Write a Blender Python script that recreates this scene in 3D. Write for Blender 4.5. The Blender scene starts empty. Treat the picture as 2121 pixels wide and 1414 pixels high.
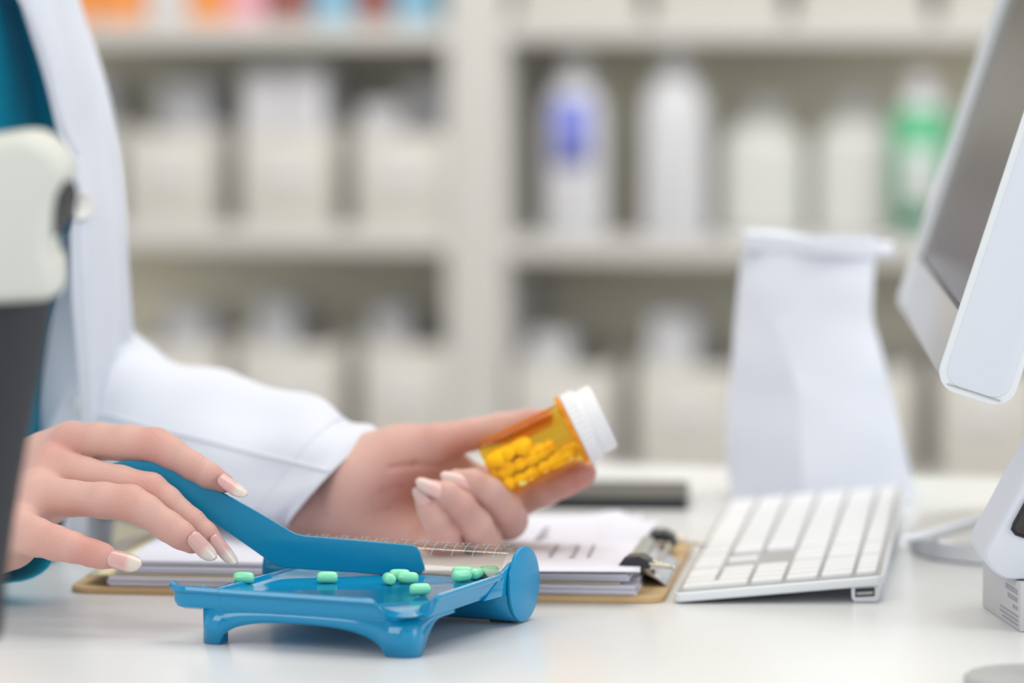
import bpy, bmesh, math, random
import numpy as np
from mathutils import Vector, Matrix
random.seed(7); rng = np.random.default_rng(7)
S = bpy.context.scene
COL = S.collection

# ---------------------------------------------------------------- camera
F = 8200.0; CAMZ = 1.07; PITCH = math.atan(707/F)
cam_d = bpy.data.cameras.new('camera'); cam = bpy.data.objects.new('camera', cam_d); COL.objects.link(cam)
cam.location = (0, 0, CAMZ); cam.rotation_euler = (math.pi/2 - PITCH, 0, 0)
cam_d.sensor_width = 36; cam_d.lens = F/2121*36; cam_d.clip_start = .05; cam_d.clip_end = 60
cam_d.dof.use_dof = True; cam_d.dof.focus_distance = 2.015; cam_d.dof.aperture_fstop = cam_d.lens/36.0
cam_d.dof.aperture_blades = 0
S.camera = cam
# ---------------------------------------------------------------- world, lights, exposure
S.view_settings.view_transform = 'Standard'; S.view_settings.look = 'None'
S.view_settings.gamma = 1; S.view_settings.use_curve_mapping = False
S.view_settings.exposure = -0.02
w = bpy.data.worlds.new('world'); S.world = w; w.use_nodes = True
w.node_tree.nodes['Background'].inputs[0].default_value = (.90, .95, 1.0, 1)
w.node_tree.nodes['Background'].inputs[1].default_value = 1.05
def area(name, loc, size, power, col=(1, 1, 1), target=(0, 2.2, .8)):
    l = bpy.data.lights.new(name, 'AREA'); l.shape = 'RECTANGLE'; l.size, l.size_y = size; l.energy = power; l.color = col
    o = bpy.data.objects.new(name, l); COL.objects.link(o); o.location = loc
    o.rotation_euler = (Vector(target)-Vector(loc)).to_track_quat('-Z', 'Y').to_euler()
    return o
area('ceiling_panel_light', (.5, 2.2, 2.7), (1.4, 1.4), 22, (1, .985, .96), (.3, 2.3, .75))
area('shelf_fill_light', (.1, 3.5, 2.75), (2.8, .8), 80, (1, .985, .95), (.1, 5.2, .85))  # added fill, angled at the shelving to lighten its recesses
area('right_fill_light', (2.6, .8, 1.9), (1.6, 1.6), 24, (.93, .97, 1), (-.1, 2.2, .85))  # added cool fill from the right, no actual window there

area('scrubs_fill_light', (-1.6, .5, 2.3), (1.2, 1.2), 22, (1, .98, .96), (-.25, 2.2, .9))  # added fill from the front left to brighten the teal scrubs

# ---------------------------------------------------------------- helpers
V = Vector
CP, SP = math.cos(PITCH), math.sin(PITCH)
def ray(px, py):
    a = (px-1060.5)/F; b = -(py-707)/F
    return V((a, CP + b*SP, -SP + b*CP))
def P(px, py, Y):
    r = ray(px, py); t = Y/r.y
    return V((0, 0, CAMZ)) + r*t
def G(px, py, z=.75):
    r = ray(px, py); t = (z-CAMZ)/r.z
    return V((0, 0, CAMZ)) + r*t
def pl(px, py, o, n):
    r = ray(px, py); c = V((0, 0, CAMZ)); t = (o-c).dot(n)/r.dot(n)
    return c + r*t
def lin(c):
    c = c/255.0
    return c/12.92 if c <= .04045 else ((c+.055)/1.055)**2.4
def srgb(r, g, b): return (lin(r), lin(g), lin(b), 1)

def mat(name, col, rough=.5, metal=0, spec=.5, trans=0, ior=1.45, sss=0, noise=0, nscale=40, bump=0, bscale=300, coat=0, alpha=1, attr=None, attrcol=None, sheen=0):
    m = bpy.data.materials.new(name); m.use_nodes = True
    nt = m.node_tree; b = nt.nodes['Principled BSDF']; L = nt.links
    b.inputs['Base Color'].default_value = col; b.inputs['Roughness'].default_value = rough
    b.inputs['Metallic'].default_value = metal; b.inputs['Specular IOR Level'].default_value = spec
    b.inputs['Transmission Weight'].default_value = trans; b.inputs['IOR'].default_value = ior
    b.inputs['Coat Weight'].default_value = coat; b.inputs['Coat Roughness'].default_value = .08
    b.inputs['Alpha'].default_value = alpha
    if sheen: b.inputs['Sheen Weight'].default_value = sheen
    if sss:
        b.inputs['Subsurface Weight'].default_value = sss
        b.inputs['Subsurface Scale'].default_value = .004
        b.inputs['Subsurface Radius'].default_value = (1, .35, .2)
    tc = nt.nodes.new('ShaderNodeTexCoord')
    src = None
    if attr:
        a = nt.nodes.new('ShaderNodeAttribute'); a.attribute_name = attr
        mx = nt.nodes.new('ShaderNodeMix'); mx.data_type = 'RGBA'
        L.new(a.outputs['Fac'], mx.inputs[0]); mx.inputs[6].default_value = col; mx.inputs[7].default_value = attrcol
        src = mx.outputs[2]
    if noise:
        n = nt.nodes.new('ShaderNodeTexNoise'); n.inputs['Scale'].default_value = nscale; n.inputs['Detail'].default_value = 4
        L.new(tc.outputs['Object'], n.inputs['Vector'])
        r = nt.nodes.new('ShaderNodeMapRange'); r.inputs[3].default_value = 1-noise; r.inputs[4].default_value = 1+noise
        L.new(n.outputs['Fac'], r.inputs[0])
        h = nt.nodes.new('ShaderNodeHueSaturation'); L.new(r.outputs[0], h.inputs['Value'])
        if src: L.new(src, h.inputs['Color'])
        else: h.inputs['Color'].default_value = col
        src = h.outputs[0]
    if src: L.new(src, b.inputs['Base Color'])
    if bump:
        n2 = nt.nodes.new('ShaderNodeTexNoise'); n2.inputs['Scale'].default_value = bscale; n2.inputs['Detail'].default_value = 3
        L.new(tc.outputs['Object'], n2.inputs['Vector'])
        bp = nt.nodes.new('ShaderNodeBump'); bp.inputs['Strength'].default_value = bump; bp.inputs['Distance'].default_value = .001
        L.new(n2.outputs['Fac'], bp.inputs['Height']); L.new(bp.outputs[0], b.inputs['Normal'])
    return m

def thin(name, tint, gl=.04, rough=.05, ior=1.45):
    m = bpy.data.materials.new(name); m.use_nodes = True; nt = m.node_tree; L = nt.links
    nt.nodes.remove(nt.nodes['Principled BSDF']); out = nt.nodes['Material Output']
    t = nt.nodes.new('ShaderNodeBsdfTransparent'); t.inputs[0].default_value = tint
    g = nt.nodes.new('ShaderNodeBsdfGlossy'); g.inputs['Roughness'].default_value = rough
    lw = nt.nodes.new('ShaderNodeLayerWeight'); lw.inputs[0].default_value = .5
    pw = nt.nodes.new('ShaderNodeMath'); pw.operation = 'POWER'; pw.inputs[1].default_value = 3.5; L.new(lw.outputs['Facing'], pw.inputs[0])
    f = nt.nodes.new('ShaderNodeMath'); f.operation = 'MULTIPLY'; f.inputs[1].default_value = ior-.95; L.new(pw.outputs[0], f.inputs[0])
    a = nt.nodes.new('ShaderNodeMath'); a.operation = 'ADD'; a.inputs[1].default_value = gl; a.use_clamp = True; L.new(f.outputs[0], a.inputs[0])
    mx = nt.nodes.new('ShaderNodeMixShader'); L.new(a.outputs[0], mx.inputs[0]); L.new(t.outputs[0], mx.inputs[1]); L.new(g.outputs[0], mx.inputs[2]); L.new(mx.outputs[0], out.inputs[0])
    return m
M = {
 'desk': mat('white laminate', srgb(230, 231, 232), .26, spec=.5, noise=.01, nscale=6, bump=.02, bscale=900),
 'floor': mat('floor vinyl', srgb(176, 168, 156), .4, noise=.06, nscale=8),
 'wall': mat('wall paint', srgb(205, 200, 188), .7, noise=.02),
 'shelf': mat('shelf laminate', srgb(185, 183, 180), .5, noise=.01),
 'shelfback': mat('shelf back board', srgb(240, 234, 212), .7, noise=.03),
 'bin': mat('bin plastic', srgb(187, 184, 178), .45, noise=.02),
 'card': mat('white carton', srgb(194, 193, 196), .6, noise=.02),
 'blue': mat('blue tray plastic', srgb(12, 136, 184), .09, spec=.55, noise=.015, nscale=30),
 'blue2': mat('blue spatula plastic', srgb(0, 126, 166), .33, spec=.45, noise=.02, nscale=60, bump=.05, bscale=1500),
 'clear': thin('clear plastic', (.93, .90, .87, 1), .05, .08),
 'print': mat('pale grey print', srgb(170, 180, 195), .4),
 'pill': mat('mint tablet', srgb(136, 226, 182), .28, coat=.3, sss=.15, noise=.02, nscale=300),
 'ypill': mat('yellow tablet', srgb(255, 236, 120), .35, coat=.2, noise=.02, nscale=300),
 'amber': thin('amber plastic', (1, .78, .22, 1), .015, .12, 1.25),
 'amberd': mat('amber flange plastic', (1, .42, .03, 1), .15, trans=.55, ior=1.15),
 'lid': thin('tinted clear lid', (.84, .80, .73, 1), .07, .12),
 'capblue': mat('blue cap plastic', srgb(12, 136, 184), .32, spec=.4),
 'cap': mat('cap plastic', srgb(240, 240, 243), .4, noise=.01),
 'skin': mat('skin', srgb(209, 169, 158), .46, spec=.4, sss=.25, noise=.06, nscale=90, bump=.42, bscale=1300, attr='redness', attrcol=srgb(196, 118, 110)),
 'nail': mat('nail bed', srgb(214, 170, 165), .16, coat=.5, alpha=.9, attr='freeedge', attrcol=srgb(218, 205, 194)),
 'nailf': mat('nail bed far', srgb(224, 180, 174), .3, coat=.3, attr='freeedge', attrcol=srgb(214, 188, 180)),
 'teal': mat('teal scrubs cloth', srgb(0, 158, 190), .8, noise=.06, nscale=60, bump=.25, bscale=1400, sheen=.1),
 'coat': mat('lab coat cloth', srgb(216, 220, 231), .85, noise=.012, nscale=25, bump=.18, bscale=1600, sheen=.1),
 'button': mat('pearl button', srgb(225, 225, 222), .25, noise=.03),
 'thread': mat('white thread', srgb(205, 208, 218), .8),
 'hair': mat('brown hair', srgb(80, 55, 40), .5, noise=.2, nscale=200),
 'trouser': mat('teal trouser cloth', srgb(0, 115, 145), .8, noise=.05),
 'shoe': mat('shoe leather', srgb(235, 235, 235), .5, noise=.03),
 'brown': mat('hardboard', srgb(196, 164, 118), .55, noise=.06, nscale=120, bump=.05),
 'paper': mat('paper', srgb(222, 222, 234), .8, noise=.01, nscale=30),
 'paperedge': mat('paper stack edge', srgb(214, 212, 228), .8, noise=.05, nscale=200),
 'manila': mat('manila card', srgb(228, 215, 178), .7, noise=.02),
 'ink': mat('grey ink', srgb(160, 160, 168), .8),
 'black': mat('black plastic', srgb(38, 38, 44), .35, noise=.05),
 'blackrub': mat('black rubber', srgb(44, 45, 50), .6, noise=.05, nscale=80),
 'steel': mat('steel wire', srgb(200, 196, 186), .25, metal=.9),
 'alu': mat('aluminium', srgb(205, 206, 210), .35, metal=.6, noise=.01),
 'aluw': mat('silver white edge', srgb(222, 226, 230), .35, metal=.1, noise=.01),
 'key': mat('white key', srgb(226, 227, 229), .4, noise=.006),
 'keywell': mat('keyboard plate', srgb(168, 167, 166), .45, metal=.2, noise=.01),
 'screen': mat('screen glass', srgb(56, 52, 50), .24, spec=.5, noise=.02),
 'greyp': mat('grey plastic', srgb(168, 170, 170), .4, noise=.02),
 'greyl': mat('light grey plastic', srgb(208, 210, 203), .4, noise=.02),
 'device': mat('cool white plastic', srgb(212, 216, 226), .4, noise=.01),
 'bag': mat('white bag paper', srgb(216, 220, 230), .75, noise=.015, nscale=30, bump=.1, bscale=120),
 'cable': mat('white cable', srgb(228, 230, 236), .5),
 'jug': mat('translucent jug plastic', srgb(190, 190, 194), .4, noise=.01),
 'jugg': mat('greyish jug plastic', srgb(186, 187, 183), .4, noise=.01),
 'violet': mat('violet blue label', srgb(98, 108, 190), .5),
 'green': mat('green label', srgb(70, 155, 112), .5),
 'orange': mat('orange box', srgb(216, 138, 72), .6),
 'pink': mat('pink box', srgb(214, 158, 168), .6),
 'maroon': mat('maroon box', srgb(138, 84, 78), .6),
 'cyan': mat('light blue box', srgb(125, 170, 192), .6),
}
ORG = {}
def tag(o, label, cat, group=None, kind=None):
    if label: o['label'] = label
    if cat: o['category'] = cat
    if group: o['group'] = group
    if kind: o['kind'] = kind
    return o
def thing(name, loc, label, cat, group=None):
    o = bpy.data.objects.new(name, None); COL.objects.link(o); o.location = loc; o.empty_display_size = .02
    ORG[o.name] = V(loc)
    return tag(o, label, cat, group)
def build(name, verts, faces, m, parent=None, smooth=True, origin=None, bevel=0, seg=2, subsurf=0, solid=0, soff=0, angle=40, label=None):
    """verts are world coordinates; origin defaults to the parent's origin"""
    org = ORG[parent.name] if parent else (V(origin) if origin is not None else V((0, 0, 0)))
    me = bpy.data.meshes.new(name)
    me.from_pydata([tuple(V(v)-org) for v in verts], [], [tuple(f) for f in faces])
    me.validate(); me.update()
    bm = bmesh.new(); bm.from_mesh(me); bmesh.ops.recalc_face_normals(bm, faces=bm.faces); bm.to_mesh(me); bm.free()
    if m: me.materials.append(m)
    o = bpy.data.objects.new(name, me); COL.objects.link(o)
    if parent: o.parent = parent
    else: o.location = org
    ORG[o.name] = org
    if smooth and len(me.polygons):
        me.polygons.foreach_set('use_smooth', [True]*len(me.polygons))
    if solid:
        md = o.modifiers.new('s', 'SOLIDIFY'); md.thickness = solid; md.offset = soff
    if bevel:
        md = o.modifiers.new('b', 'BEVEL'); md.width = bevel; md.segments = seg; md.limit_method = 'ANGLE'; md.angle_limit = math.radians(angle)
        md.harden_normals = False
    if subsurf:
        md = o.modifiers.new('ss', 'SUBSURF'); md.levels = subsurf; md.render_levels = subsurf
    if smooth and not subsurf:
        me.set_sharp_from_angle(angle=math.radians(35)) if not bevel else None
    if label: o['label'] = label
    return o
class MB:
    def __init__(s): s.v = []; s.f = []
    def add(s, v, f):
        n = len(s.v); s.v += [V(x) for x in v]; s.f += [[i+n for i in q] for q in f]; return s
    def box(s, o, ax, ay, az, x0, x1, y0, y1, z0, z1):
        o = V(o); pts = []
        for z in (z0, z1):
            for x, y in ((x0, y0), (x1, y0), (x1, y1), (x0, y1)): pts.append(o+ax*x+ay*y+az*z)
        return s.add(pts, [(0, 3, 2, 1), (4, 5, 6, 7), (0, 1, 5, 4), (1, 2, 6, 5), (2, 3, 7, 6), (3, 0, 4, 7)])
    def prism(s, poly, d):
        """poly: list of world points (planar), d: extrusion vector"""
        n = len(poly); poly = [V(p) for p in poly]
        return s.add(poly+[p+d for p in poly], [list(range(n)), list(range(2*n-1, n-1, -1))]+[(i, (i+1) % n, n+(i+1) % n, n+i) for i in range(n)])
    def loft(s, rings, close=True, cap0=False, cap1=False):
        n = len(rings[0]); v = [p for r in rings for p in r]; f = []
        for i in range(len(rings)-1):
            for j in range(n if close else n-1):
                a = i*n+j; b = i*n+(j+1) % n; f.append((a, b, b+n, a+n))
        if cap0: f.append(list(range(n))[::-1])
        if cap1: f.append([len(v)-n+j for j in range(n)])
        return s.add(v, f)
    def lathe(s, o, ax, prof, n=32, cap=True):
        """prof: (radius, height) along axis"""
        ax = V(ax).normalized(); e = ax.orthogonal().normalized(); g = ax.cross(e)
        rings = [[V(o)+ax*h+e*(r*math.cos(2*math.pi*k/n))+g*(r*math.sin(2*math.pi*k/n)) for k in range(n)] for r, h in prof]
        return s.loft(rings, cap0=cap, cap1=cap)
    def tube(s, pts, r, n=10, cap=True):
        pts = [V(p) for p in pts]; rings = []; prev = None
        for i, p in enumerate(pts):
            t = (pts[min(i+1, len(pts)-1)]-pts[max(i-1, 0)]).normalized()
            e = (prev - t*prev.dot(t)).normalized() if prev else t.orthogonal().normalized()
            prev = e; g = t.cross(e); rr = r[i] if isinstance(r, (list, tuple)) else r
            rings.append([p+e*(rr*math.cos(2*math.pi*k/n))+g*(rr*math.sin(2*math.pi*k/n)) for k in range(n)])
        return s.loft(rings, cap0=cap, cap1=cap)
    def go(s, name, m, parent=None, **k): return build(name, s.v, s.f, m, parent, **k)
X, Yv, Z = V((1, 0, 0)), V((0, 1, 0)), V((0, 0, 1))
def frame(deg):
    a = math.radians(deg); return V((math.cos(a), -math.sin(a), 0)), V((math.sin(a), math.cos(a), 0))
def catmull(pts, n):
    """pts: list of lists (any dimension); returns n samples per span"""
    A = np.array(pts, float); out = []
    for i in range(len(A)-1):
        p0, p1, p2, p3 = A[max(i-1, 0)], A[i], A[i+1], A[min(i+2, len(A)-1)]
        for k in range(n):
            t = k/n; out.append(.5*((2*p1)+(-p0+p2)*t+(2*p0-5*p1+4*p2-p3)*t*t+(-p0+3*p1-3*p2+p3)*t**3))
    out.append(A[-1]); return out
def rrect(x0, x1, y0, y1, r, n=6):
    out = []
    for cx, cy, a0 in ((x1-r, y1-r, 0), (x0+r, y1-r, 90), (x0+r, y0+r, 180), (x1-r, y0+r, 270)):
        for k in range(n+1):
            a = math.radians(a0+90*k/n); out.append((cx+r*math.cos(a), cy+r*math.sin(a)))
    return out
def dup(root, loc, label=None, group=None):
    r = root.copy(); COL.objects.link(r); r.location = loc
    if label: r['label'] = label
    if group: r['group'] = group
    for ch in list(root.children):
        c = ch.copy(); COL.objects.link(c); c.parent = r
        for g in ch.children:
            d = g.copy(); COL.objects.link(d); d.parent = c
    return r

# ---- signed-distance modelling (fingers, bodies)
class SDF:
    def __init__(s, lo, hi, h):
        s.lo = np.array(lo, np.float32); s.h = h; s.n = np.ceil((np.array(hi)-np.array(lo))/h).astype(int)+1
        s.D = np.full(s.n, .05, np.float32)
    def new(s): return np.full(s.n, .05, np.float32)
    def sub(s, lo, hi):
        a = np.maximum(np.floor((np.array(lo)-s.lo)/s.h).astype(int), 0); b = np.minimum(np.ceil((np.array(hi)-s.lo)/s.h).astype(int)+1, s.n)
        if np.any(b <= a): return None, None
        sl = tuple(slice(a[i], b[i]) for i in range(3))
        g = np.meshgrid(*[s.lo[i]+s.h*np.arange(a[i], b[i], dtype=np.float32) for i in range(3)], indexing='ij', sparse=True)
        return sl, g
    @staticmethod
    def smin(a, b, k):
        h = np.clip(k-np.abs(a-b), 0, None)/k
        return np.minimum(a, b)-h*h*k*.25
    def cone(s, D, a, b, ra, rb, k=.002):
        a = np.array(a, np.float32); b = np.array(b, np.float32); m = max(ra, rb)+.014
        if k > .02: m = max(ra, rb)+k
        sl, g = s.sub(np.minimum(a, b)-m, np.maximum(a, b)+m)
        if sl is None: return
        d = b-a; L2 = float(d@d)+1e-12
        t = np.clip(((g[0]-a[0])*d[0]+(g[1]-a[1])*d[1]+(g[2]-a[2])*d[2])/L2, 0, 1)
        q = np.sqrt((g[0]-a[0]-t*d[0])**2+(g[1]-a[1]-t*d[1])**2+(g[2]-a[2]-t*d[2])**2)-(ra+(rb-ra)*t)
        D[sl] = s.smin(D[sl], q, k)
    def ell(s, D, c, ax, r, k=.01):
        """ellipsoid: centre, three unit axes, radii"""
        c = np.array(c, np.float32); m = max(r)+max(.014, k); sl, g = s.sub(c-m, c+m)
        if sl is None: return
        q = 0; q2 = 0
        for u, rr in zip(ax, r):
            e = ((g[0]-c[0])*u[0]+(g[1]-c[1])*u[1]+(g[2]-c[2])*u[2]); q = q+(e/rr)**2; q2 = q2+(e/rr**2)**2
        k0 = np.sqrt(q); k1 = np.sqrt(q2)+1e-9
        D[sl] = s.smin(D[sl], (k0*(k0-1)/k1).astype(np.float32), k)
    def mesh(s, D):
        sg = D < 0; n = s.n
        c = [sg[i:n[0]-1+i, j:n[1]-1+j, k:n[2]-1+k] for i in (0, 1) for j in (0, 1) for k in (0, 1)]
        allin = np.logical_and.reduce(c); anyin = np.logical_or.reduce(c)
        act = anyin & ~allin; I = np.argwhere(act)
        idx = np.full(act.shape, -1, np.int64); idx[act] = np.arange(len(I))
        acc = np.zeros((len(I), 3)); cnt = np.zeros(len(I))
        cs = [(i, j, k) for i in (0, 1) for j in (0, 1) for k in (0, 1)]
        for a in cs:
            for ax in range(3):
                if a[ax]: continue
                b = list(a); b[ax] = 1
                va = D[I[:, 0]+a[0], I[:, 1]+a[1], I[:, 2]+a[2]]; vb = D[I[:, 0]+b[0], I[:, 1]+b[1], I[:, 2]+b[2]]
                m = (va < 0) != (vb < 0); t = np.where(m, va/(va-vb+1e-12), 0)
                p = np.tile(np.array(a, float), (len(I), 1)); p[:, ax] = t
                acc[m] += p[m]; cnt += m
        vs = s.lo+s.h*(I+acc/cnt[:, None])
        F_ = []
        for ax in range(3):
            o1, o2 = (ax+1) % 3, (ax+2) % 3
            a = [slice(None)]*3; b = [slice(None)]*3; a[ax] = slice(0, -1); b[ax] = slice(1, None)
            ch = sg[tuple(a)] != sg[tuple(b)]
            E = np.argwhere(ch); ok = (E[:, o1] > 0) & (E[:, o2] > 0) & (E[:, o1] < n[o1]-1) & (E[:, o2] < n[o2]-1); E = E[ok]
            ins = sg[E[:, 0], E[:, 1], E[:, 2]]
            q = []
            for d1, d2 in ((0, 0), (1, 0), (1, 1), (0, 1)):
                e = E.copy(); e[:, o1] -= d1; e[:, o2] -= d2; q.append(idx[e[:, 0], e[:, 1], e[:, 2]])
            q = np.stack(q, 1); q[~ins] = q[~ins][:, ::-1]
            F_.append(q)
        return vs, np.concatenate(F_)
def relax(v, f, it=2, lam=.5):
    n = len(v)
    for _ in range(it):
        acc = np.zeros_like(v); c = np.zeros(n)
        for i in range(4):
            a, b = f[:, i], f[:, (i+1) % 4]
            for ax in range(3):
                acc[:, ax] += np.bincount(a, v[b, ax], n)+np.bincount(b, v[a, ax], n)
            c += np.bincount(a, minlength=n)+np.bincount(b, minlength=n)
        v = v+lam*(acc/np.maximum(c, 1)[:, None]-v)
    return v
def npobj(name, v, f, m, parent):
    org = np.array(ORG[parent.name]); me = bpy.data.meshes.new(name)
    me.vertices.add(len(v)); me.vertices.foreach_set('co', (v-org).astype(np.float32).ravel())
    me.loops.add(4*len(f)); me.loops.foreach_set('vertex_index', f.astype(np.int32).ravel())
    me.polygons.add(len(f)); me.polygons.foreach_set('loop_start', np.arange(0, 4*len(f), 4, dtype=np.int32))
    me.polygons.foreach_set('use_smooth', np.ones(len(f), bool))
    me.update(calc_edges=True); me.materials.append(m)
    o = bpy.data.objects.new(name, me); COL.objects.link(o); o.parent = parent; ORG[o.name] = ORG[parent.name]
    return o

# ================================================================ SETTING
mb = MB(); mb.box((0, 0, 0), X, Yv, Z, -4, 4, -2, 7.5, -.05, 0); tag(mb.go('floor', M['floor'], smooth=False), None, None, kind='structure')
e1, e2 = frame(12)
SO = pl(985, 400, V((0, 5.0, 0)), V((0, 1, 0))); SO.z = 0          # divider of the two shelving units, on the floor
mb = MB(); mb.box(SO, e1, e2, Z, -3.2, 3.2, .34, .42, 0, 2.9); tag(mb.go('wall_back', M['wall'], smooth=False), None, None, kind='structure')
mb = MB(); mb.box(SO, e1, e2, Z, -3.2, 3.2, -6.9, .56, 2.9, 2.96); tag(mb.go('ceiling', M['wall'], smooth=False), None, None, kind='structure')



def sp(px, py, off=0):
    """pixel -> (s, z) on the shelf front plane pushed back by off"""
    p = pl(px, py, SO+e2*off, e2); d = p-SO
    return d.dot(e1), p.z

# ================================================================ DESK
d1, d2 = frame(18)
def desk():
    rear = G(1280, 958); rear2 = G(1900, 990); lf = V((-.245, 2.30, .75))
    d = thing('desk', (rear.x, rear.y, 0), 'white laminate desk carrying the tray, keyboard and monitor', 'desk')
    s0 = (lf-rear).dot(d1); 
    mb = MB(); mb.box(V((rear.x, rear.y, 0)), d1, d2, Z, s0, 1.6, -1.45, 0, .72, .75)
    mb.go('desktop', M['desk'], d, bevel=.002)
    for a, b in ((s0+.03, -.09), (s0+.03, -1.40), (1.5, -.09), (1.5, -1.40)):
        mb = MB(); mb.box(V((rear.x, rear.y, 0)), d1, d2, Z, a, a+.05, b, b+.05, 0, .72); mb.go('leg', M['desk'], d, bevel=.002)
desk()

# ================================================================ SHELVING
def shelving(name, s0, s1, shelves, label, th=.028):
    t = thing(name, SO+e1*((s0+s1)/2), label, 'shelving', 'white shelving units along the back wall')
    dep = .30
    for a in (s0, s1-.038):
        mb = MB(); mb.box(SO, e1, e2, Z, a, a+.038, 0, dep, 0, 2.2); mb.go('side_panel', M['shelf'], t, bevel=.002)
    mb = MB(); mb.box(SO, e1, e2, Z, s0+.038, s1-.038, dep-.012, dep, 0, 2.2); mb.go('back_panel', M['shelfback'], t, smooth=False)
    for z in shelves:
        mb = MB(); mb.box(SO, e1, e2, Z, s0+.038, s1-.038, .004, dep-.012, z-th, z); mb.go('shelf', M['shelf'], t, bevel=.002)
    return t
zl = [sp(600, y)[1] for y in (47, 472, 942)]
zr = [sp(1500, y)[1] for y in (40, 497, 985)]
shelving('shelving_unit', -1.6, 0.0, zl+[zl[0]+.27, zl[0]+.54, zl[2]-.3, .08], 'white shelving unit left of the double upright, holding open bins and coloured boxes')
shelving('shelving_unit', 0.0, 1.3, zr+[zr[0]+.27, zr[0]+.54, zr[2]-.3, .08], 'white shelving unit right of the double upright, holding jugs and white cartons')

def shelf_bin(s0, s1, z, h, label, group, off=.01):
    c = SO+e1*((s0+s1)/2)+e2*(off+.11)+Z*z
    t = thing('storage_bin', c, label, 'bin', group)
    w2 = (s1-s0)/2; D = .11
    mb = MB(); mb.box(c, e1, e2, Z, -w2, w2, -D, D, 0, .004); mb.go('base', M['bin'], t, smooth=False)
    for a, b in ((-w2, -w2+.004), (w2-.004, w2)):
        mb = MB(); mb.box(c, e1, e2, Z, a, b, -D, D, .004, h); mb.go('side_wall', M['bin'], t, bevel=.0015)
    mb = MB(); mb.box(c, e1, e2, Z, -w2+.004, w2-.004, D-.004, D, .004, h); mb.go('back_wall', M['bin'], t, bevel=.0015)
    mb = MB(); mb.box(c, e1, e2, Z, -w2+.004, w2-.004, -D, -D+.004, .004, h*.93); mb.go('front_wall', M['bin'], t, bevel=.0015)
    mb = MB(); mb.box(c, e1, e2, Z, -w2*.45, w2*.45, -D-.004, -D, h*.45, h*.62); mb.go('label_holder', M['card'], t, bevel=.001)
def carton(s0, s1, z, h, off, dep, m, label, group, tilt=0, cat='box'):
    c = SO+e1*((s0+s1)/2)+e2*(off+dep/2)+Z*z; w2 = (s1-s0)/2
    t = thing('carton', c, label, cat, group)
    a = math.radians(tilt); ux = e1*math.cos(a)+Z*math.sin(a); uz = Z*math.cos(a)-e1*math.sin(a); lift = abs(math.sin(a))*w2
    mb = MB(); mb.box(c+Z*lift, ux, e2, uz, -w2, w2, -dep/2, dep/2, 0, h); mb.go('box_body', M[m], t, bevel=.001)
    mb = MB(); mb.box(c+Z*lift, ux, e2, uz, -w2*.96, w2*.96, -dep/2+.002, dep/2-.002, h, h+.0012); mb.go('lid_flap', M[m], t, smooth=False)
def row(y0, y1, xs, zz, labs, group, off=.01):
    for (xa, xb), lb in zip(xs, labs):
        s0 = sp(xa, (y0+y1)/2, off)[0]; s1 = sp(xb, (y0+y1)/2, off)[0]; h = sp((xa+xb)/2, y0, off)[1]-zz
        shelf_bin(s0, s1, zz, h, lb, group, off)
row(262, 470, [(30, 226), (256, 444), (496, 688), (734, 930)], zl[1],
    ['white open bin on the middle left shelf, mostly behind the lab coat', 'white open bin on the middle left shelf, nearest the lab coat lapel', 'white open bin in the middle of the middle left shelf', 'white open bin on the middle left shelf beside the double upright'], 'open bins on the middle left shelf')
row(700, 935, [(262, 455), (490, 703), (748, 932)], zl[2],
    ['white open bin on the lower left shelf, just above the white sleeve', 'white open bin in the middle of the lower left shelf', 'white open bin on the lower left shelf beside the double upright'], 'open bins on the lower left shelf')
row(745, 975, [(1062, 1272), (1316, 1530), (1562, 1895), (1940, 2150)], zr[2],
    ['white open bin on the lower right shelf behind the amber vial cap', 'white open bin on the lower right shelf left of the paper bag', 'white open bin on the lower right shelf behind the paper bag', 'white open bin on the lower right shelf under the monitor corner'], 'open bins on the lower right shelf')
def cart(xa, xb, ytop, zz, off, dep, m, lb, gr, tilt=0):
    s0 = sp(xa, ytop, off)[0]; s1 = sp(xb, ytop, off)[0]; carton(s0, s1, zz, sp(xa, ytop, off)[1]-zz, off, dep, m, lb, gr, tilt)
g = 'white cartons standing in the shelf bins'
bz = zl[1]+.005
cart(148, 226, 160, bz, .1, .10, 'card', 'white carton standing up in the bin nearest the lab coat', g)
cart(330, 436, 175, bz, .1, .12, 'card', 'lower white carton at the right side of the bin nearest the lapel', g)
cart(504, 580, 150, bz, .06, .12, 'card', 'white carton at the left in the middle bin of the middle left shelf', g)
cart(586, 672, 142, bz, .06, .14, 'card', 'tall white carton at the right in the middle bin of the middle left shelf', g)
cart(744, 830, 215, bz, .08, .1, 'card', 'low white carton in the bin beside the double upright', g)
cart(836, 920, 168, bz, .12, .12, 'card', 'taller white carton in the bin beside the double upright', g)
bz = zl[2]+.005
cart(340, 430, 640, bz, .1, .1, 'card', 'white carton in the lower bin above the sleeve', g)
cart(530, 610, 625, bz, .1, .1, 'card', 'white carton in the middle bin of the lower left shelf', g)
cart(770, 850, 640, bz, .1, .1, 'card', 'white carton in the lower left bin beside the double upright', g)
bz = zr[2]+.005
cart(1090, 1180, 690, bz, .08, .1, 'card', 'white carton in the bin behind the amber vial cap', g)
cart(1345, 1440, 650, bz, .08, .1, 'card', 'white carton in the bin left of the paper bag', g)
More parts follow.
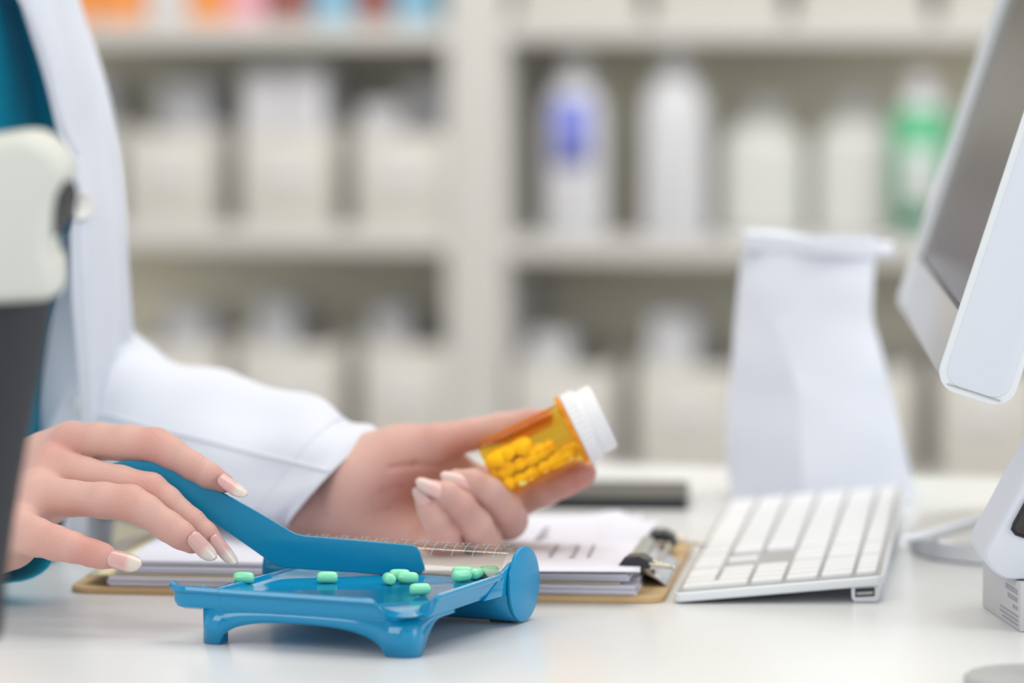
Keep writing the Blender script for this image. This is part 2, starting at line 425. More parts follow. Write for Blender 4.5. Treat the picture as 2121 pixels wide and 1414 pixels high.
# top shelves
g = 'coloured boxes on the upper left shelf'
for xa, xb, m, lb in ((60, 190, 'orange', 'orange box on the upper left shelf, nearest the lab coat'), (196, 300, 'orange', 'orange box on the upper left shelf, second from the lab coat'),
                      (306, 385, 'card', 'pale box between orange boxes on the upper left shelf'), (390, 470, 'orange', 'orange box on the upper left shelf beside the pink one'),
                      (475, 545, 'pink', 'pink box on the upper left shelf'), (560, 640, 'maroon', 'dark red box on the upper left shelf left of the blue box'),
                      (648, 730, 'cyan', 'light blue box on the upper left shelf between the dark red ones'), (738, 810, 'maroon', 'dark red box on the upper left shelf between the blue ones'),
                      (818, 905, 'cyan', 'light blue box on the upper left shelf beside the double upright')):
    s0 = sp(xa, 0, .04)[0]; s1 = sp(xb, 0, .04)[0]; carton(s0, s1, zl[0], .11, .04, .15, m, lb, g)
g = 'white bins on the upper right shelf'
row(-160, 20, [(1070, 1325), (1352, 1620), (1650, 1918), (1950, 2180)], zr[0],
    ['white bin on the upper right shelf beside the double upright', 'white bin on the upper right shelf above the tall plain bottle', 'white bin on the upper right shelf, middle', 'white bin on the upper right shelf behind the monitor top'], g)
def jug(xc, w, ytop, off, m, label, lab=None, neck=.35):
    s, z1 = sp(xc, ytop, off); z0 = zr[1]; r = (sp(xc+w/2, ytop, off)[0]-sp(xc-w/2, ytop, off)[0])/2
    c = SO+e1*s+e2*(off+r)+Z*z0; H = z1-z0
    t = thing('plastic_jug', c, label, 'bottle', 'jugs and bottles on the middle right shelf')
    prof = [(.9, 0), (1, .02), (1, .62), (.93, .72), (.6, .84), (neck, .88), (neck, .92)]
    rings = [[c+e1*(r*q*x)+e2*(r*q*.8*y)+Z*(H*h) for x, y in [(math.copysign(abs(math.cos(a))**.6, math.cos(a)), math.copysign(abs(math.sin(a))**.6, math.sin(a))) for a in [2*math.pi*k/28 for k in range(28)]]] for q, h in prof]
    mb = MB(); mb.loft(rings, cap0=True, cap1=True); mb.go('jug_body', M[m], t)
    mb = MB(); mb.lathe(c+Z*(H*.9), Z, [(r*neck*1.25, 0), (r*neck*1.25, H*.08), (r*neck*1.0, H*.1)], 20); mb.go('screw_cap', M['card'], t)
    if lab:
        m2, y0, y1, wf = lab
        za = sp(xc, y1, off)[1]; zb = sp(xc, y0, off)[1]; n = 9; rr = []
        for zz in (za, zb):
            rr.append([c+e1*(r*1.01*u)+e2*(-r*.8*(1-abs(u)**3.3)**(1/3.3)-.0012)+Z*(zz-z0) for u in [wf*(2*k/(n-1)-1) for k in range(n)]])
        mb = MB(); mb.loft(rr, close=False); mb.go('printed_label', M[m2], t, solid=.0008)
    return t
jug(1182, 130, 110, .03, 'jug', 'white jug with a violet blue label on the middle right shelf', ('violet', 205, 345, .55))
jug(1390, 135, 95, .03, 'jug', 'tall plain white bottle beside the jug with the blue label', None)
jug(1572, 188, 205, .07, 'jugg', 'pale grey translucent jug right of the tall plain bottle', None)
jug(1768, 180, 195, .07, 'jugg', 'pale grey translucent jug left of the green labelled bottle', None)
gb = jug(1905, 125, 150, .02, 'jug', 'white bottle with green label beside the monitor', ('green', 225, 480, .95))
s_, _z = sp(1905, 300, .02); pc = SO+e1*s_+e2*.016
mb = MB(); pw = .017
za_, zb_ = sp(1905, 430, .0)[1], sp(1905, 305, .0)[1]
mb.box(V((pc.x, pc.y, 0)), e1, e2, Z, -pw, pw, 0, .002, za_, zb_); mb.go('label_panel', M['card'], gb, bevel=.0004)
# ================================================================ MONITOR
def monitor():
    near = P(1934, 800, 1.98); far = P(1850, 642, 2.46)
    wv = (far-near); Wd = wv.length; wv.normalize()
    t0 = (P(2121, 232, 1.98)-near); t0 = (t0-wv*t0.dot(wv)).normalized()
    n = t0.cross(wv).normalized()
    if n.x < 0: n = -n
    T = .040; H = .42
    c = near+wv*(Wd/2)+n*(T/2)
    m = thing('monitor', (c.x+.06, c.y, .75), 'silver framed desktop monitor tilted back at the right edge, seen almost edge on', 'monitor')
    # slab body with rounded side profile
    prof = rrect(0, T, 0, H, .011, 6)
    RC = .0080
    def clip(poly, f):
        out = []
        for i, p in enumerate(poly):
            q = poly[(i+1) % len(poly)]; fp, fq = f(p), f(q)
            if fp >= 0: out.append(p)
            if fp*fq < 0:
                k = fp/(fp-fq); out.append((p[0]+(q[0]-p[0])*k, p[1]+(q[1]-p[1])*k))
        return out
    def slab(poly, w0, w1, name, m_): 
        mb = MB(); mb.prism([near+n*a+t0*b+wv*w0 for a, b in poly], wv*(w1-w0)); return mb.go(name, m_, m, bevel=.0006, angle=60)
    slab(clip(prof, lambda p: p[0]-RC), .006, Wd-.008, 'rear_housing', M['aluw'])
    slab(prof, 0, .006, 'side_frame', M['aluw']); slab(prof, Wd-.008, Wd, 'side_frame', M['aluw'])
    slab(clip(clip(clip(prof, lambda p: RC-p[0]), lambda p: .036-p[1]), lambda p: p[0]-(RC-.0024)), .006, Wd-.008, 'chin', M['alu'])
    slab(clip(clip(prof, lambda p: RC-p[0]), lambda p: p[1]-(H-.012)), .006, Wd-.008, 'top_frame', M['aluw'])
    # white side plate (inset groove rim)
    prof2 = rrect(.0035, T-.0035, .0035, H-.0035, .009, 6)
    mb = MB(); mb.prism([near+n*a+t0*b-wv*.0006 for a, b in prof2], wv*.0016); mb.go('side_plate', M['device'], m, bevel=.0004, angle=60)
    # groove line along bottom of side plate
    mb = MB(); mb.prism([near+n*a+t0*b-wv*.0008 for a, b in ((.006, .0029), (.034, .0029), (.034, .0035), (.006, .0035))], wv*.001); mb.go('seam', M['greyp'], m, smooth=False)
    # display glass
    mb = MB(); mb.prism([near+wv*a+t0*b+n*(RC-.002) for a, b in ((.0065, .0385), (Wd-.0085, .0385), (Wd-.0085, H-.0125), (.0065, H-.0125))], n*.0025); mb.go('display', M['screen'], m, smooth=False)
    mb = MB(); mb.prism([near+wv*a+t0*b+n*(RC-.0028) for a, b in ((.0065, .0362), (Wd-.0085, .0362), (Wd-.0085, .0384), (.0065, .0384))], n*.003); mb.go('display_edge', M['black'], m, smooth=False)
    # stand: foot plate on the desk + neck behind
    a = G(1888, 1128); nb = G(2080, 1172)
    fc = V((a.x+.095, a.y-.012, .75))
    u, v = frame(10)
    pts = rrect(-.095, .095, -.085, .085, .06, 8)
    mb = MB(); mb.loft([[fc+u*(x*k)+v*(y*k)+Z*z for x, y in pts] for k, z in ((.98, 0), (1, .001), (1, .0105), (.985, .012))], cap0=True, cap1=True)
    f = mb.go('stand_foot', M['alu'], m)
    bk = near+wv*(Wd/2)+n*T+t0*.15
    base = fc+u*.045+Z*.0115
    rings = []
    for k in range(9):
        q = k/8; p = base.lerp(bk, q)+u*(.03*math.sin(q*math.pi)); rings.append([p+v*(sx*.045)+u*(sy*.005) for sx, sy in ((-1, -1), (1, -1), (1, 1), (-1, 1))])
    mb = MB(); mb.loft(rings, cap0=True, cap1=True); mb.go('stand_neck', M['alu'], m, bevel=.002)
monitor()

# ================================================================ PAPER BAG
def bag():
    Y = 2.58; c = G(1700, 1030); Y = c.y
    t = thing('paper_bag', (c.x, Y, .75), 'white paper pharmacy bag standing upright behind the keyboard', 'bag')
    # rows: y px, left x, crease x, right x, depth half
    R = [(1034, 1513, 1655, 1893, .036), (980, 1506, 1653, 1885, .036), (900, 1500, 1650, 1866, .034), (830, 1506, 1648, 1850, .031), (780, 1512, 1640, 1838, .028),
         (720, 1516, 1622, 1824, .023), (660, 1521, 1600, 1808, .017), (600, 1527, 1592, 1809, .012), (550, 1534, 1590, 1812, .007), (505, 1540, 1590, 1815, .003), (488, 1541, 1590, 1812, .0015)]
    R = [tuple(r) for r in catmull(R, 3)]
    rings = []
    for i, (y, xl, xc, xr, dh) in enumerate(R):
        zc = P(xc, y, Y).z
        if i == 0: zc = .7502
        def q(px, dy): p = P(px, y, Y); return V((p.x, Y+dy, zc))
        wob = .0016*math.sin(i*.8)
        k = min(1, i/18)
        ring = [q(xl+6, dh*.2), q(xl, -dh*.35), q(xl+(xc-xl)*.5, -dh*.75+wob+.003*(1-k)), q(xc, -dh*1.15), q(xc+(xr-xc)*.3, -dh*1.05-wob), q(xc+(xr-xc)*.65, -dh*.95+wob*1.5), q(xr-4, -dh*.75),
                q(xr, -dh*.1), q(xr-8, dh*.3+.001), q(xr-3, dh*.95+.001), q(xc+(xr-xc)*.4, dh*1.0+wob+.001), q(xl+8, dh*.95+.001)]
        rings.append(ring)
    mb = MB(); mb.loft(rings, cap0=True, cap1=True); o = mb.go('bag_body', M['bag'], t, angle=25)
    # folded-over top flap
    tl = P(1540, 486, Y); tr = P(1848, 512, Y)
    rg = []
    for k in range(13):
        q = k/12; p = tl.lerp(tr, q); s_ = .002*math.sin(q*9)
        rg.append([p+V((0, -.007+s_, .0015)), p+V((0, -.008+s_, -.009+.003*q)), p+V((0, -.003, -.010+.003*q)), p+V((0, .003, -.002)), p+V((0, .001, .003+.0015*math.sin(q*7)))])
    mb = MB(); mb.loft(rg, cap0=True, cap1=True); mb.go('folded_top', M['bag'], t)
bag()

# ================================================================ KEYBOARD
def keyboard():
    a = G(1396, 1251); b = G(1834, 1249)
    u = V((b.x-a.x, b.y-a.y, 0)).normalized(); W = .1125
    # long axis direction
    far = G(1512, 1048); v = V((far.x-a.x, far.y-a.y, 0)).normalized()
    L = .382; tilt = math.radians(4.6)
    ut = (u*math.cos(tilt)+Z*math.sin(tilt)); nt = ut.cross(v)*1.0
    nt = v.cross(ut) if nt.z < 0 else nt
    nt.normalize(); o = a+Z*.0006
    k = thing('keyboard', (a.x, a.y, .75), 'white and silver wired keyboard with number pad on the desk, seen from its end', 'keyboard')
    pr = rrect(0, W, 0, L, .005, 4)
    mb = MB(); mb.loft([[o+ut*(x)+v*y+nt*z for x, y in pr] for z in (0, .0052)], cap0=True, cap1=True); mb.go('case', M['aluw'], k, bevel=.0012, angle=50)
    pr = rrect(.0015, W-.0015, .0015, L-.0015, .004, 4)
    mb = MB(); mb.loft([[o+ut*(x)+v*y+nt*z for x, y in pr] for z in (.0045, .0056)], cap0=True, cap1=True); mb.go('key_plate', M['keywell'], k, smooth=False)
    PY = (L-.006)/22.5; PX = [.0035]                                     # rows across the width
    rh = [.0178, .0185, .0185, .0185, .0185, .0125]
    for r_ in rh: PX.append(PX[-1]+r_+.0003)
    cache = {}
    def key(r0, r1, c0, c1, name='key', f0=0, f1=1):
        x0, x1 = PX[r0]+.0011, PX[r1]-.0013
        if (f0, f1) != (0, 1):
            w_ = x1-x0; x0, x1 = x0+w_*f0, x0+w_*f1
        y0, y1 = .003+c0*PY+.0010, .003+c1*PY-.0010
        sx, sy = round(x1-x0, 5), round(y1-y0, 5)
        if (sx, sy) not in cache:
            m2 = MB(); m2.loft([[ut*x+v*y+nt*z for x, y in rrect(-sx/2*q, sx/2*q, -sy/2*q, sy/2*q, .0018, 2)] for q, z in ((1, 0), (1, .0014), (.975, .0021))], cap0=True, cap1=True)
            me = bpy.data.meshes.new('key'); me.from_pydata([tuple(p) for p in m2.v], [], m2.f); me.materials.append(M['key']); me.update()
            bm = bmesh.new(); bm.from_mesh(me); bmesh.ops.recalc_face_normals(bm, faces=bm.faces); bm.to_mesh(me); bm.free()
            cache[(sx, sy)] = me
        ob = bpy.data.objects.new(name, cache[(sx, sy)]); COL.objects.link(ob); ob.parent = k
        ob.location = (o+ut*((x0+x1)/2)+v*((y0+y1)/2)+nt*.0056)-ORG[k.name]
    # columns counted from the near (number pad) end; c=0 nearest
    key(0, 2, 0, 1)
    for r_ in (2, 3, 4, 5): key(r_, r_+1, 0, 1)
    key(0, 1, 1, 2); key(0, 1, 2, 4)
    for r_ in (1, 2, 3, 4, 5):
        for c in (1, 2, 3): key(r_, r_+1, c, c+1)
    for c in (4.25, 5.25, 6.25): key(0, 1, c, c+1)
    key(1, 2, 5.25, 6.25)
    for r_ in (3, 4, 5):
        for c in (4.25, 5.25, 6.25): key(r_, r_+1, c, c+1)
    m0 = 7.5
    for c0, c1 in ((0, 1.5), (1.5, 2.5), (2.5, 3.75), (3.75, 9.75), (9.75, 11), (11, 12.25), (12.25, 15)): key(0, 1, m0+c0, m0+c1)
    def line(r_, first, n, last):
        key(r_, r_+1, m0, m0+first)
        for i in range(n): key(r_, r_+1, m0+first+i, m0+first+i+1)
        key(r_, r_+1, m0+first+n, m0+15)
    line(1, 2.5, 10, 2.5); line(2, 2, 11, 2); line(3, 1.5, 12, 1.5); line(4, 1.5, 12, 1.5); line(5, 1, 13, 1)
    # rear foot with USB socket at the near end
    fx0, fx1 = .0945, .1095
    p0 = o+ut*fx0; p1 = o+ut*fx1
    foot = [p0+nt*.001, V((p0.x+.0005, p0.y, .752)), V((p0.x+.002, p0.y, .7502)), V((p1.x-.001, p1.y, .7502)), V((p1.x, p1.y, .7515)), p1+nt*.001]
    mb = MB(); mb.prism([p+v*.003 for p in foot], v*(L-.006)); mb.go('rear_foot', M['aluw'], k, bevel=.0006)
    q0 = V(((p0.x+p1.x)/2-.0052, p0.y, .7530)); sl = V((.0104, 0, .0006))
    mb = MB(); mb.prism([q0+v*.0024, q0+sl+v*.0024, q0+sl+Z*.0046+v*.0024, q0+Z*.0046+v*.0024], v*.0012); s_ = mb.go('usb_socket', M['black'], k, smooth=False)
    mb = MB(); mb.prism([q0+sl*.08+Z*.0012+v*.0020, q0+sl*.92+Z*.0012+v*.0020, q0+sl*.92+Z*.0026+v*.0020, q0+sl*.08+Z*.0026+v*.0020], v*.0006); mb.go('contact_tongue', M['greyp'], k, smooth=False)
keyboard()
pts = [P(1868, 1132, 2.235), P(1900, 1127, 2.24), P(1950, 1115, 2.27), P(2000, 1098, 2.30), P(2050, 1084, 2.33), P(2110, 1075, 2.36), P(2200, 1070, 2.4)]
pts = [V(p) for p in catmull([tuple(p) for p in pts], 6)]
for p in pts: p.z = max(p.z, .7655 if p.x > .222 else .757)
mb = MB(); mb.tube(pts, .0021, 10); tag(mb.go('cable', M['cable'], origin=pts[0]), 'white keyboard cable lying across the round monitor foot', 'cable')

# ================================================================ BLACK FOLDER BEHIND
a = G(1425, 1056); u, v = frame(3)
t = thing('notebook', (a.x-.06, a.y+.04, .75), 'black closed notebook lying flat behind the clipboard papers', 'notebook')
mb = MB(); mb.box(a, u, v, Z, -.145, 0, 0, .085, 0, .0015); mb.go('back_cover', M['black'], t, bevel=.0006)
mb = MB(); mb.box(a, u, v, Z, -.143, -.002, .001, .083, .0015, .0065); mb.go('page_block', M['blackrub'], t)
mb = MB(); mb.box(a, u, v, Z, -.145, 0, 0, .085, .0065, .008); mb.go('front_cover', M['black'], t, bevel=.0006)

# ================================================================ CLIPBOARD + PAPERS
ku = kv = None
def clipboard():
    global ku, kv
    A = G(140, 1229); B_ = G(1374, 1251)
    ku = V((B_.x-A.x, B_.y-A.y, 0)).normalized(); kv = V((-ku.y, ku.x, 0)); L = (B_-A).length; Wd = .225
    t = thing('clipboard', (A.x, A.y, .75), 'brown hardboard clipboard lying under the stack of papers', 'clipboard')
    pr = rrect(0, L, 0, Wd, .012, 5)
    mb = MB(); mb.loft([[A+ku*x+kv*y+Z*z for x, y in pr] for z in (0, .0034)], cap0=True, cap1=True); mb.go('board', M['brown'], t, bevel=.0006, angle=50)
    # clip at the right end: bent steel plate with a wire lever
    cx = L-.024; rg = []
    for x, z in ((-.004, .0140), (-.002, .0150), (.002, .0150), (.010, .0120), (.0175, .0080), (.0215, .0050), (.0225, .0036)):
        rg.append([A+ku*(cx+x)+kv*y+Z*z for y in (.040, .060, .085, .11, .128)])
    mb = MB(); mb.loft(rg, close=False); mb.go('clip_plate', M['alu'], t, solid=.0012)
    c0 = A+ku*(cx+.004)
    mb = MB(); mb.tube([c0+kv*.036+Z*.0135, c0+kv*.132+Z*.0135], .0050, 12); mb.go('spring_roll', M['steel'], t)
    wire = [(.008, .035, .014), (.016, .030, .013), (.016, .14, .013), (.008, .135, .014)]
    mb = MB(); mb.tube([A+ku*(cx+x)+kv*y+Z*z for x, y, z in wire], .0014, 8); mb.go('wire_lever', M['steel'], t)
    return A, L
KA, KL = clipboard(); KA = V((KA.x, KA.y, 0))
def sheet_stack(name, x0, x1, y0, y1, z0, th, m, label, cat, n=4, group=None, droop=0, skew=0, gap=.0002):
    t = thing(name, KA+ku*((x0+x1)/2)+kv*((y0+y1)/2)+Z*z0, label, cat, group)
    dz = th/n
    for i in range(n):
        j = rng.uniform(-.0012, .0012, 3); rg = []
        ca, sa = math.cos(skew+j[2]*.8), math.sin(skew+j[2]*.8); N = 22
        for k in range(N+1):
            x = x0+(x1-x0)*k/N+j[0]; lift = droop*(math.sin(k/N*math.pi*2.3+i*.3)*.5+.5)
            rg.append([KA+ku*(x+sa*(y-y0)*1)+kv*(y+j[1]+sa*0)+Z*(zz+lift) for y, zz in ((y0, z0+i*dz), (y1, z0+i*dz), (y1, z0+(i+1)*dz-gap), (y0, z0+(i+1)*dz-gap))])
        mb = MB(); mb.loft(rg, cap0=True, cap1=True); mb.go('sheet_bundle', M[m], t, smooth=False)
    return t
# bottom-up
sheet_stack('paper_stack', .022, .308, .004, .205, .7536, .0056, 'paper', 'lowest bundle of white papers directly on the clipboard', 'papers', 4, 'papers on the clipboard', 0)
sheet_stack('manila_folder', .016, .300, .006, .212, .7594, .0010, 'manila', 'pale yellow folder leaf between the paper bundles, one corner sticking out at left', 'folder', 1)
sheet_stack('paper_stack', .025, .304, .006, .205, .7606, .0038, 'paper', 'middle bundle of white papers above the yellow folder', 'papers', 3, 'papers on the clipboard', .0004)
sheet_stack('paper_stack', .028, .296, .008, .205, .7650, .0022, 'paper', 'thin upper bundle of white papers just below the lifted printed sheet', 'papers', 2, 'papers on the clipboard', .0006, .04)
# manila corner at the left
def top_sheet():
    # big lifted printed sheet on the right half; corner curls up
    t = thing('printed_sheet', KA+ku*.22+kv*.09+Z*.768, 'top white sheet with printed figures and an upturned far corner, right of the tray', 'paper')
    c = [[G(640, 1186, .768), P(900, 1060, 2.36), P(1040, 1058, 2.36)], None]
    n, m_ = 24, 16; rows = []
    for i in range(m_+1):
        q = i/m_; r_ = []
        for j in range(n+1):
            s_ = j/n
            near = G(640+(1326-640)*s_, 1180+4*s_, .7685); 
            farp = P(760+(1330-760)*s_, 1072-8*s_-10*math.exp(-((s_-.9)/.06)**2)+7*math.exp(-((s_-.96)/.02)**2), 2.33)
            p = near.lerp(farp, q)
            p.z += .002*math.sin(s_*5)*q*(1-q)
            r_.append(p)
        rows.append(r_)
    mb = MB(); mb.loft(rows, close=False); mb.go('sheet', M['paper'], t, solid=.0003)
    def on(s_, q):
        near = G(640+(1326-640)*s_, 1180+4*s_, .7685); farp = P(760+(1330-760)*s_, 1072-8*s_, 2.33)
        return near.lerp(farp, q)+Z*.0006
    def bar(s0, q0, s1, q1, w_=.0009):
        a, b = on(s0, q0), on(s1, q1); d = (b-a).normalized(); e = Z.cross(d).normalized()*w_
        m2 = MB(); m2.add([a-e, b-e, b+e, a+e], [(0, 1, 2, 3)]); m2.go('printed_mark', M['ink'], t, solid=.0002, smooth=False)
    # figures  4 2 1  and smaller blurred marks
    for s0 in (.715, .785, .835):
        bar(s0, .22, s0+.012, .42)
    bar(.70, .30, .725, .30); bar(.772, .40, .797, .40); bar(.772, .22, .79, .22)
    bar(.655, .52, .675, .74, .0018); bar(.66, .52, .685, .60, .0012)
    bar(.86, .62, .875, .76, .0010); bar(.885, .66, .895, .76, .0010)
    bar(.60, .3, .612, .34, .001)
top_sheet()
def binder(px, py, Y, ang, sc, label):
    c = P(px, py, Y); u, v = frame(ang)
    t = thing('binder_clip', c-Z*.006*sc, label, 'clip', 'black binder clips on the papers')
    pr = [(-.011, -.002), (-.006, .0048), (.004, .0055), (.010, .002), (.011, -.003), (-.008, -.004)]
    mb = MB(); mb.prism([c+u*x*sc+Z*z*sc for x, z in pr], v*.019*sc); mb.go('clip_body', M['black'], t, bevel=.0008)
    b = c+u*.009*sc
    mb = MB(); mb.tube([b+v*.003*sc, b+u*.014*sc+v*.005*sc-Z*.002, b+u*.018*sc+v*.0095*sc-Z*.003, b+u*.014*sc+v*.014*sc-Z*.002, b+v*.016*sc], .0009*sc, 8)
    mb.go('wire_handle', M['steel'], t)
binder(1312, 1168, 2.10, 12, .80, 'black binder clip on the near edge of the papers')
binder(1362, 1121, 2.25, 5, 1.0, 'black binder clip farther back on the papers')
# pencil-like ivory strip lying along the clip, as in the photo
pa, pb = P(1335, 1192, 2.17), P(1408, 1113, 2.32)
t = thing('wooden_stick', pa, 'thin ivory wooden stick lying beside the clip of the clipboard', 'stick')
mb = MB(); mb.tube([pa, pa.lerp(pb, .5)+Z*.001, pb], .0022, 8); mb.go('shaft', M['manila'], t)
mb = MB(); mb.tube([pa.lerp(pb, .12), pa.lerp(pb, .2)], .0029, 10); mb.go('metal_band', M['steel'], t)
# folder corner at the left
a = KA
t = thing('card_divider', KA+ku*.03+kv*.04+Z*.76, 'cream card poking out at the left under the papers', 'card')
rg = []
for i in range(13):
    q = i/12
    rg.append([KA+ku*x+kv*(.010+.2*q)+Z*(.7600-.002*(1-min(1, (x-.004)/.03))*(1-q)) for x in (.012-.004*math.cos(q*3), .018, .03, .05)])
mb = MB(); mb.loft(rg, close=False); mb.go('sheet', M['manila'], t, solid=.0006)

# ================================================================ COUNTING TRAY
tu, tv = frame(23.5)
RIM = .779; FL = .774
TB = G(862, 1245, RIM)                                    # front right corner of the rim
TL, TW = .138, .1475
def TP(x, y, z): return V((TB.x, TB.y, 0))+tu*x+tv*y+Z*z
def tray():
    t = thing('counting_tray', (TB.x-.06, TB.y+.09, .75), 'blue plastic pill counting tray with arched feet and a round side tube', 'tray')
    y1 = TW-.035
    def loop(ins, r, n=8):
        r = max(r-ins, .001); out = []
        # corners order: (0,0) B front right, (0,y1), (-TL,y1), (-TL,0)
        for cx, cy, a0 in ((0-ins-r, ins+r, 270), (0-ins-r, y1-r, 0), (-TL+ins+r, y1-r, 90), (-TL+ins+r, ins+r, 180)):
            for k in range(n+1):
                a = math.radians(a0+90*k/n); out.append((cx+r*math.cos(a), cy+r*math.sin(a)))
        # subdivide long edges
        res = []
        for i, p in enumerate(out):
            q = out[(i+1) % len(out)]; d = math.hypot(q[0]-p[0], q[1]-p[1]); m_ = max(1, int(d/.003))
            for k in range(m_): res.append((p[0]+(q[0]-p[0])*k/m_, p[1]+(q[1]-p[1])*k/m_))
        return res
    PLN = TL-.016
    # fixed sampling: build from base loop, moving points inward along the analytic loops
    def ring(ins, z, notch=True, R=.014):
        base = []
        r = R
        seq = ((-r, r, 270), (-r, y1-r, 0), (-PLN+r, y1-r, 90), (-PLN+r, r, 180)); pts = []
        for cx, cy, a0 in seq:
            for k in range(13):
                a = math.radians(a0+90*k/12); pts.append((cx, cy, math.cos(a), math.sin(a), r))
        out = []; n = len(pts)
        for i in range(n):
            cx, cy, ca, sa, r = pts[i]; cx2, cy2, ca2, sa2, _ = pts[(i+1) % n]
            same = (cx, cy) == (cx2, cy2)
            m_ = 1 if same else 34
            for k in range(m_):
                q = k/m_; x = (cx+(cx2-cx)*q)+ca*(r-ins); y = (cy+(cy2-cy)*q)+sa*(r-ins)
                zz = z
                if notch:
                    d = math.hypot(x+.009, y-.009)          # spout at the front right corner
                    f = max(0, min(1, (.0185-d)/.0075)); f = f*f*(3-2*f)
                    if x < -PLN+.012: f = max(f, max(0, min(1, (y-.007)/.008)))
                    zz = z-(z-(FL+.0008))*f if z > FL+.0008 else z
                    if y > y1-.006 and z > FL: zz = min(zz, FL+.0004)
                if x > -.02 and y < .02 and z > .7688:
                    d = math.hypot(x+.009, y-.009); g2 = max(0, min(1, (.0175-d)/.0075)); g2 = g2*g2*(3-2*g2); zz = zz-(zz-(.7702 if notch or ins < .006 else .7712))*g2
                out.append(TP(x, y, zz))
        return out
    zb = .7668
    rings = [ring(.010, zb, False), ring(.005, zb, False), ring(.0022, zb+.0012, False), ring(.0008, zb+.0038, False), ring(.0004, RIM-.0035), ring(-.0012, RIM-.0030), ring(-.0018, RIM-.0018), ring(-.0012, RIM-.0004), ring(.0002, RIM),
             ring(.0016, RIM-.0006), ring(.0024, RIM-.0022), ring(.0030, FL+.0022, True), ring(.0042, FL+.0006, True), ring(.0068, FL, False)]
    mb = MB(); mb.loft(rings, cap0=True, cap1=True); mb.go('tray_pan', M['blue'], t, angle=60)
    prf = [(.0068, zb), (.005, zb), (.0022, zb+.0012), (.0008, zb+.0038), (.0004, RIM-.0035), (-.0012, RIM-.0030), (-.0018, RIM-.0018), (-.0012, RIM-.0004), (.0002, RIM), (.0016, RIM-.0006), (.0024, RIM-.0022), (.0030, FL+.0022), (.0042, FL+.0006), (.0068, FL)]
    sw = []
    for k in range(8): sw.append([TP(-PLN+.0142-(TL-PLN+.0142-.010)*k/7, y-.00012, z+.0001) for y, z in prf])
    for k in range(1, 9):
        a = math.radians(80*k/8); cx_, cy_, rr_ = -TL+.010, .010, .010
        sw.append([TP(cx_-(rr_-y)*math.sin(a), cy_-(rr_-y)*math.cos(a), z+(.0012*(k/8)**2 if z > FL else 0)) for y, z in prf])
    mb = MB(); mb.loft([[TP(-PLN+a_, y, z) for a_, z in ((.0015, FL-.002), (.0015, FL+.0018), (.0048, FL+.0018), (.0056, FL-.0005))] for y in (.0085, .03, .06, y1-.008)], cap0=True, cap1=True); mb.go('edge_strip', M['blue'], t, bevel=.0004)
    mb = MB(); mb.loft(sw, cap0=True, cap1=True); mb.go('corner_lip', M['blue'], t, angle=60)
    # arched front apron with the two feet, returning along both sides
    path = []                                             # (x, y) from left return, front, corner B, right return
    ins = .0035; xl = -TL+.018; rr = .007
    for k in range(5): path.append((xl, .022-(.022-ins-rr)*k/4))
    for k in range(1, 9):
        a = math.radians(180+90*k/8); path.append((xl+rr+rr*math.cos(a), ins+rr+rr*math.sin(a)))
    nF = 60; xr = -.0035
    for k in range(1, nF): path.append((xl+rr+(xr-rr-xl-rr)*k/nF, ins))
    for k in range(0, 9):
        a = math.radians(270+90*k/8); path.append((xr-rr+rr*math.cos(a), ins+rr+rr*math.sin(a)))
    for k in range(1, 20): path.append((xr, ins+rr+.040*k/19))
    lo, hi, inn = [], [], []
    xa, xb = xl+.0105, -.0185
    for x, y in path:
        z = .7502
        if x > xa and x < xb and y < .012:
            q = (x-xa)/(xb-xa); h = (1-abs(2*q-1)**2.6)**(1/2.2); z = .7502+.0132*h
        if x > -.01 and y > .012:
            q = min(1, (y-.012)/.022); z = .7502+.0160*(1-(1-q)**2.2)
        if x < xl+.001 and y > .012: z = .7502+.016*min(1, (y-.012)/.01)
        lo.append(TP(x, y, z)); hi.append(TP(x, y, .7685))
    mb = MB(); mb.loft([lo, hi], close=False)
    mb.go('arched_apron', M['blue'], t, solid=.0028, soff=0, angle=60)
    # inner fill of the corner foot so that it reads solid
    mb = MB(); mb.loft([[TP(x, y, z) for x, y in rrect(-.0185, -.005, .0048, .014, .003, 3)] for z in (.7503, .7672)], cap0=True, cap1=True); mb.go('corner_foot', M['blue'], t)
    mb = MB(); mb.loft([[TP(x, y, z) for x, y in rrect(xl+.0015, xl+.0105, .0048, .014, .002, 3)] for z in (.7503, .7672)], cap0=True, cap1=True); mb.go('left_foot', M['blue'], t)
    # collecting tube: blue trough, end caps
    R = .0187; cy = TW-R; cz = .7508+R+.0006
    def arc(a0, a1, r, x, n=26): return [TP(x, cy+r*math.cos(math.radians(a0+(a1-a0)*k/n)), cz+r*math.sin(math.radians(a0+(a1-a0)*k/n))) for k in range(n+1)]
    mb = MB(); mb.loft([arc(-192, -12, R, -TL+k*TL/10) for k in range(11)], close=False); mb.go('tube_trough', M['blue'], t, solid=.0018, soff=0)
    for x0, x1 in ((0, .0022), (-TL-.0022, -TL)):
        cap_ = [(cy+(R+.0008)*math.cos(a), cz+(R+.0008)*math.sin(a)) for a in [math.radians(-205+(330)*k/52) for k in range(53)]]
        mb = MB(); mb.prism([TP(x0, y, z) for y, z in cap_], tu*(x1-x0)); mb.go('tube_end_cap', M['capblue'], t, bevel=.0006, angle=60)
    mb = MB(); mb.box(TP(-.016, cy-.004, .7501), tu, tv, Z, 0, .012, 0, .008, 0, .0022); mb.go('rubber_foot', M['black'], t, smooth=False)
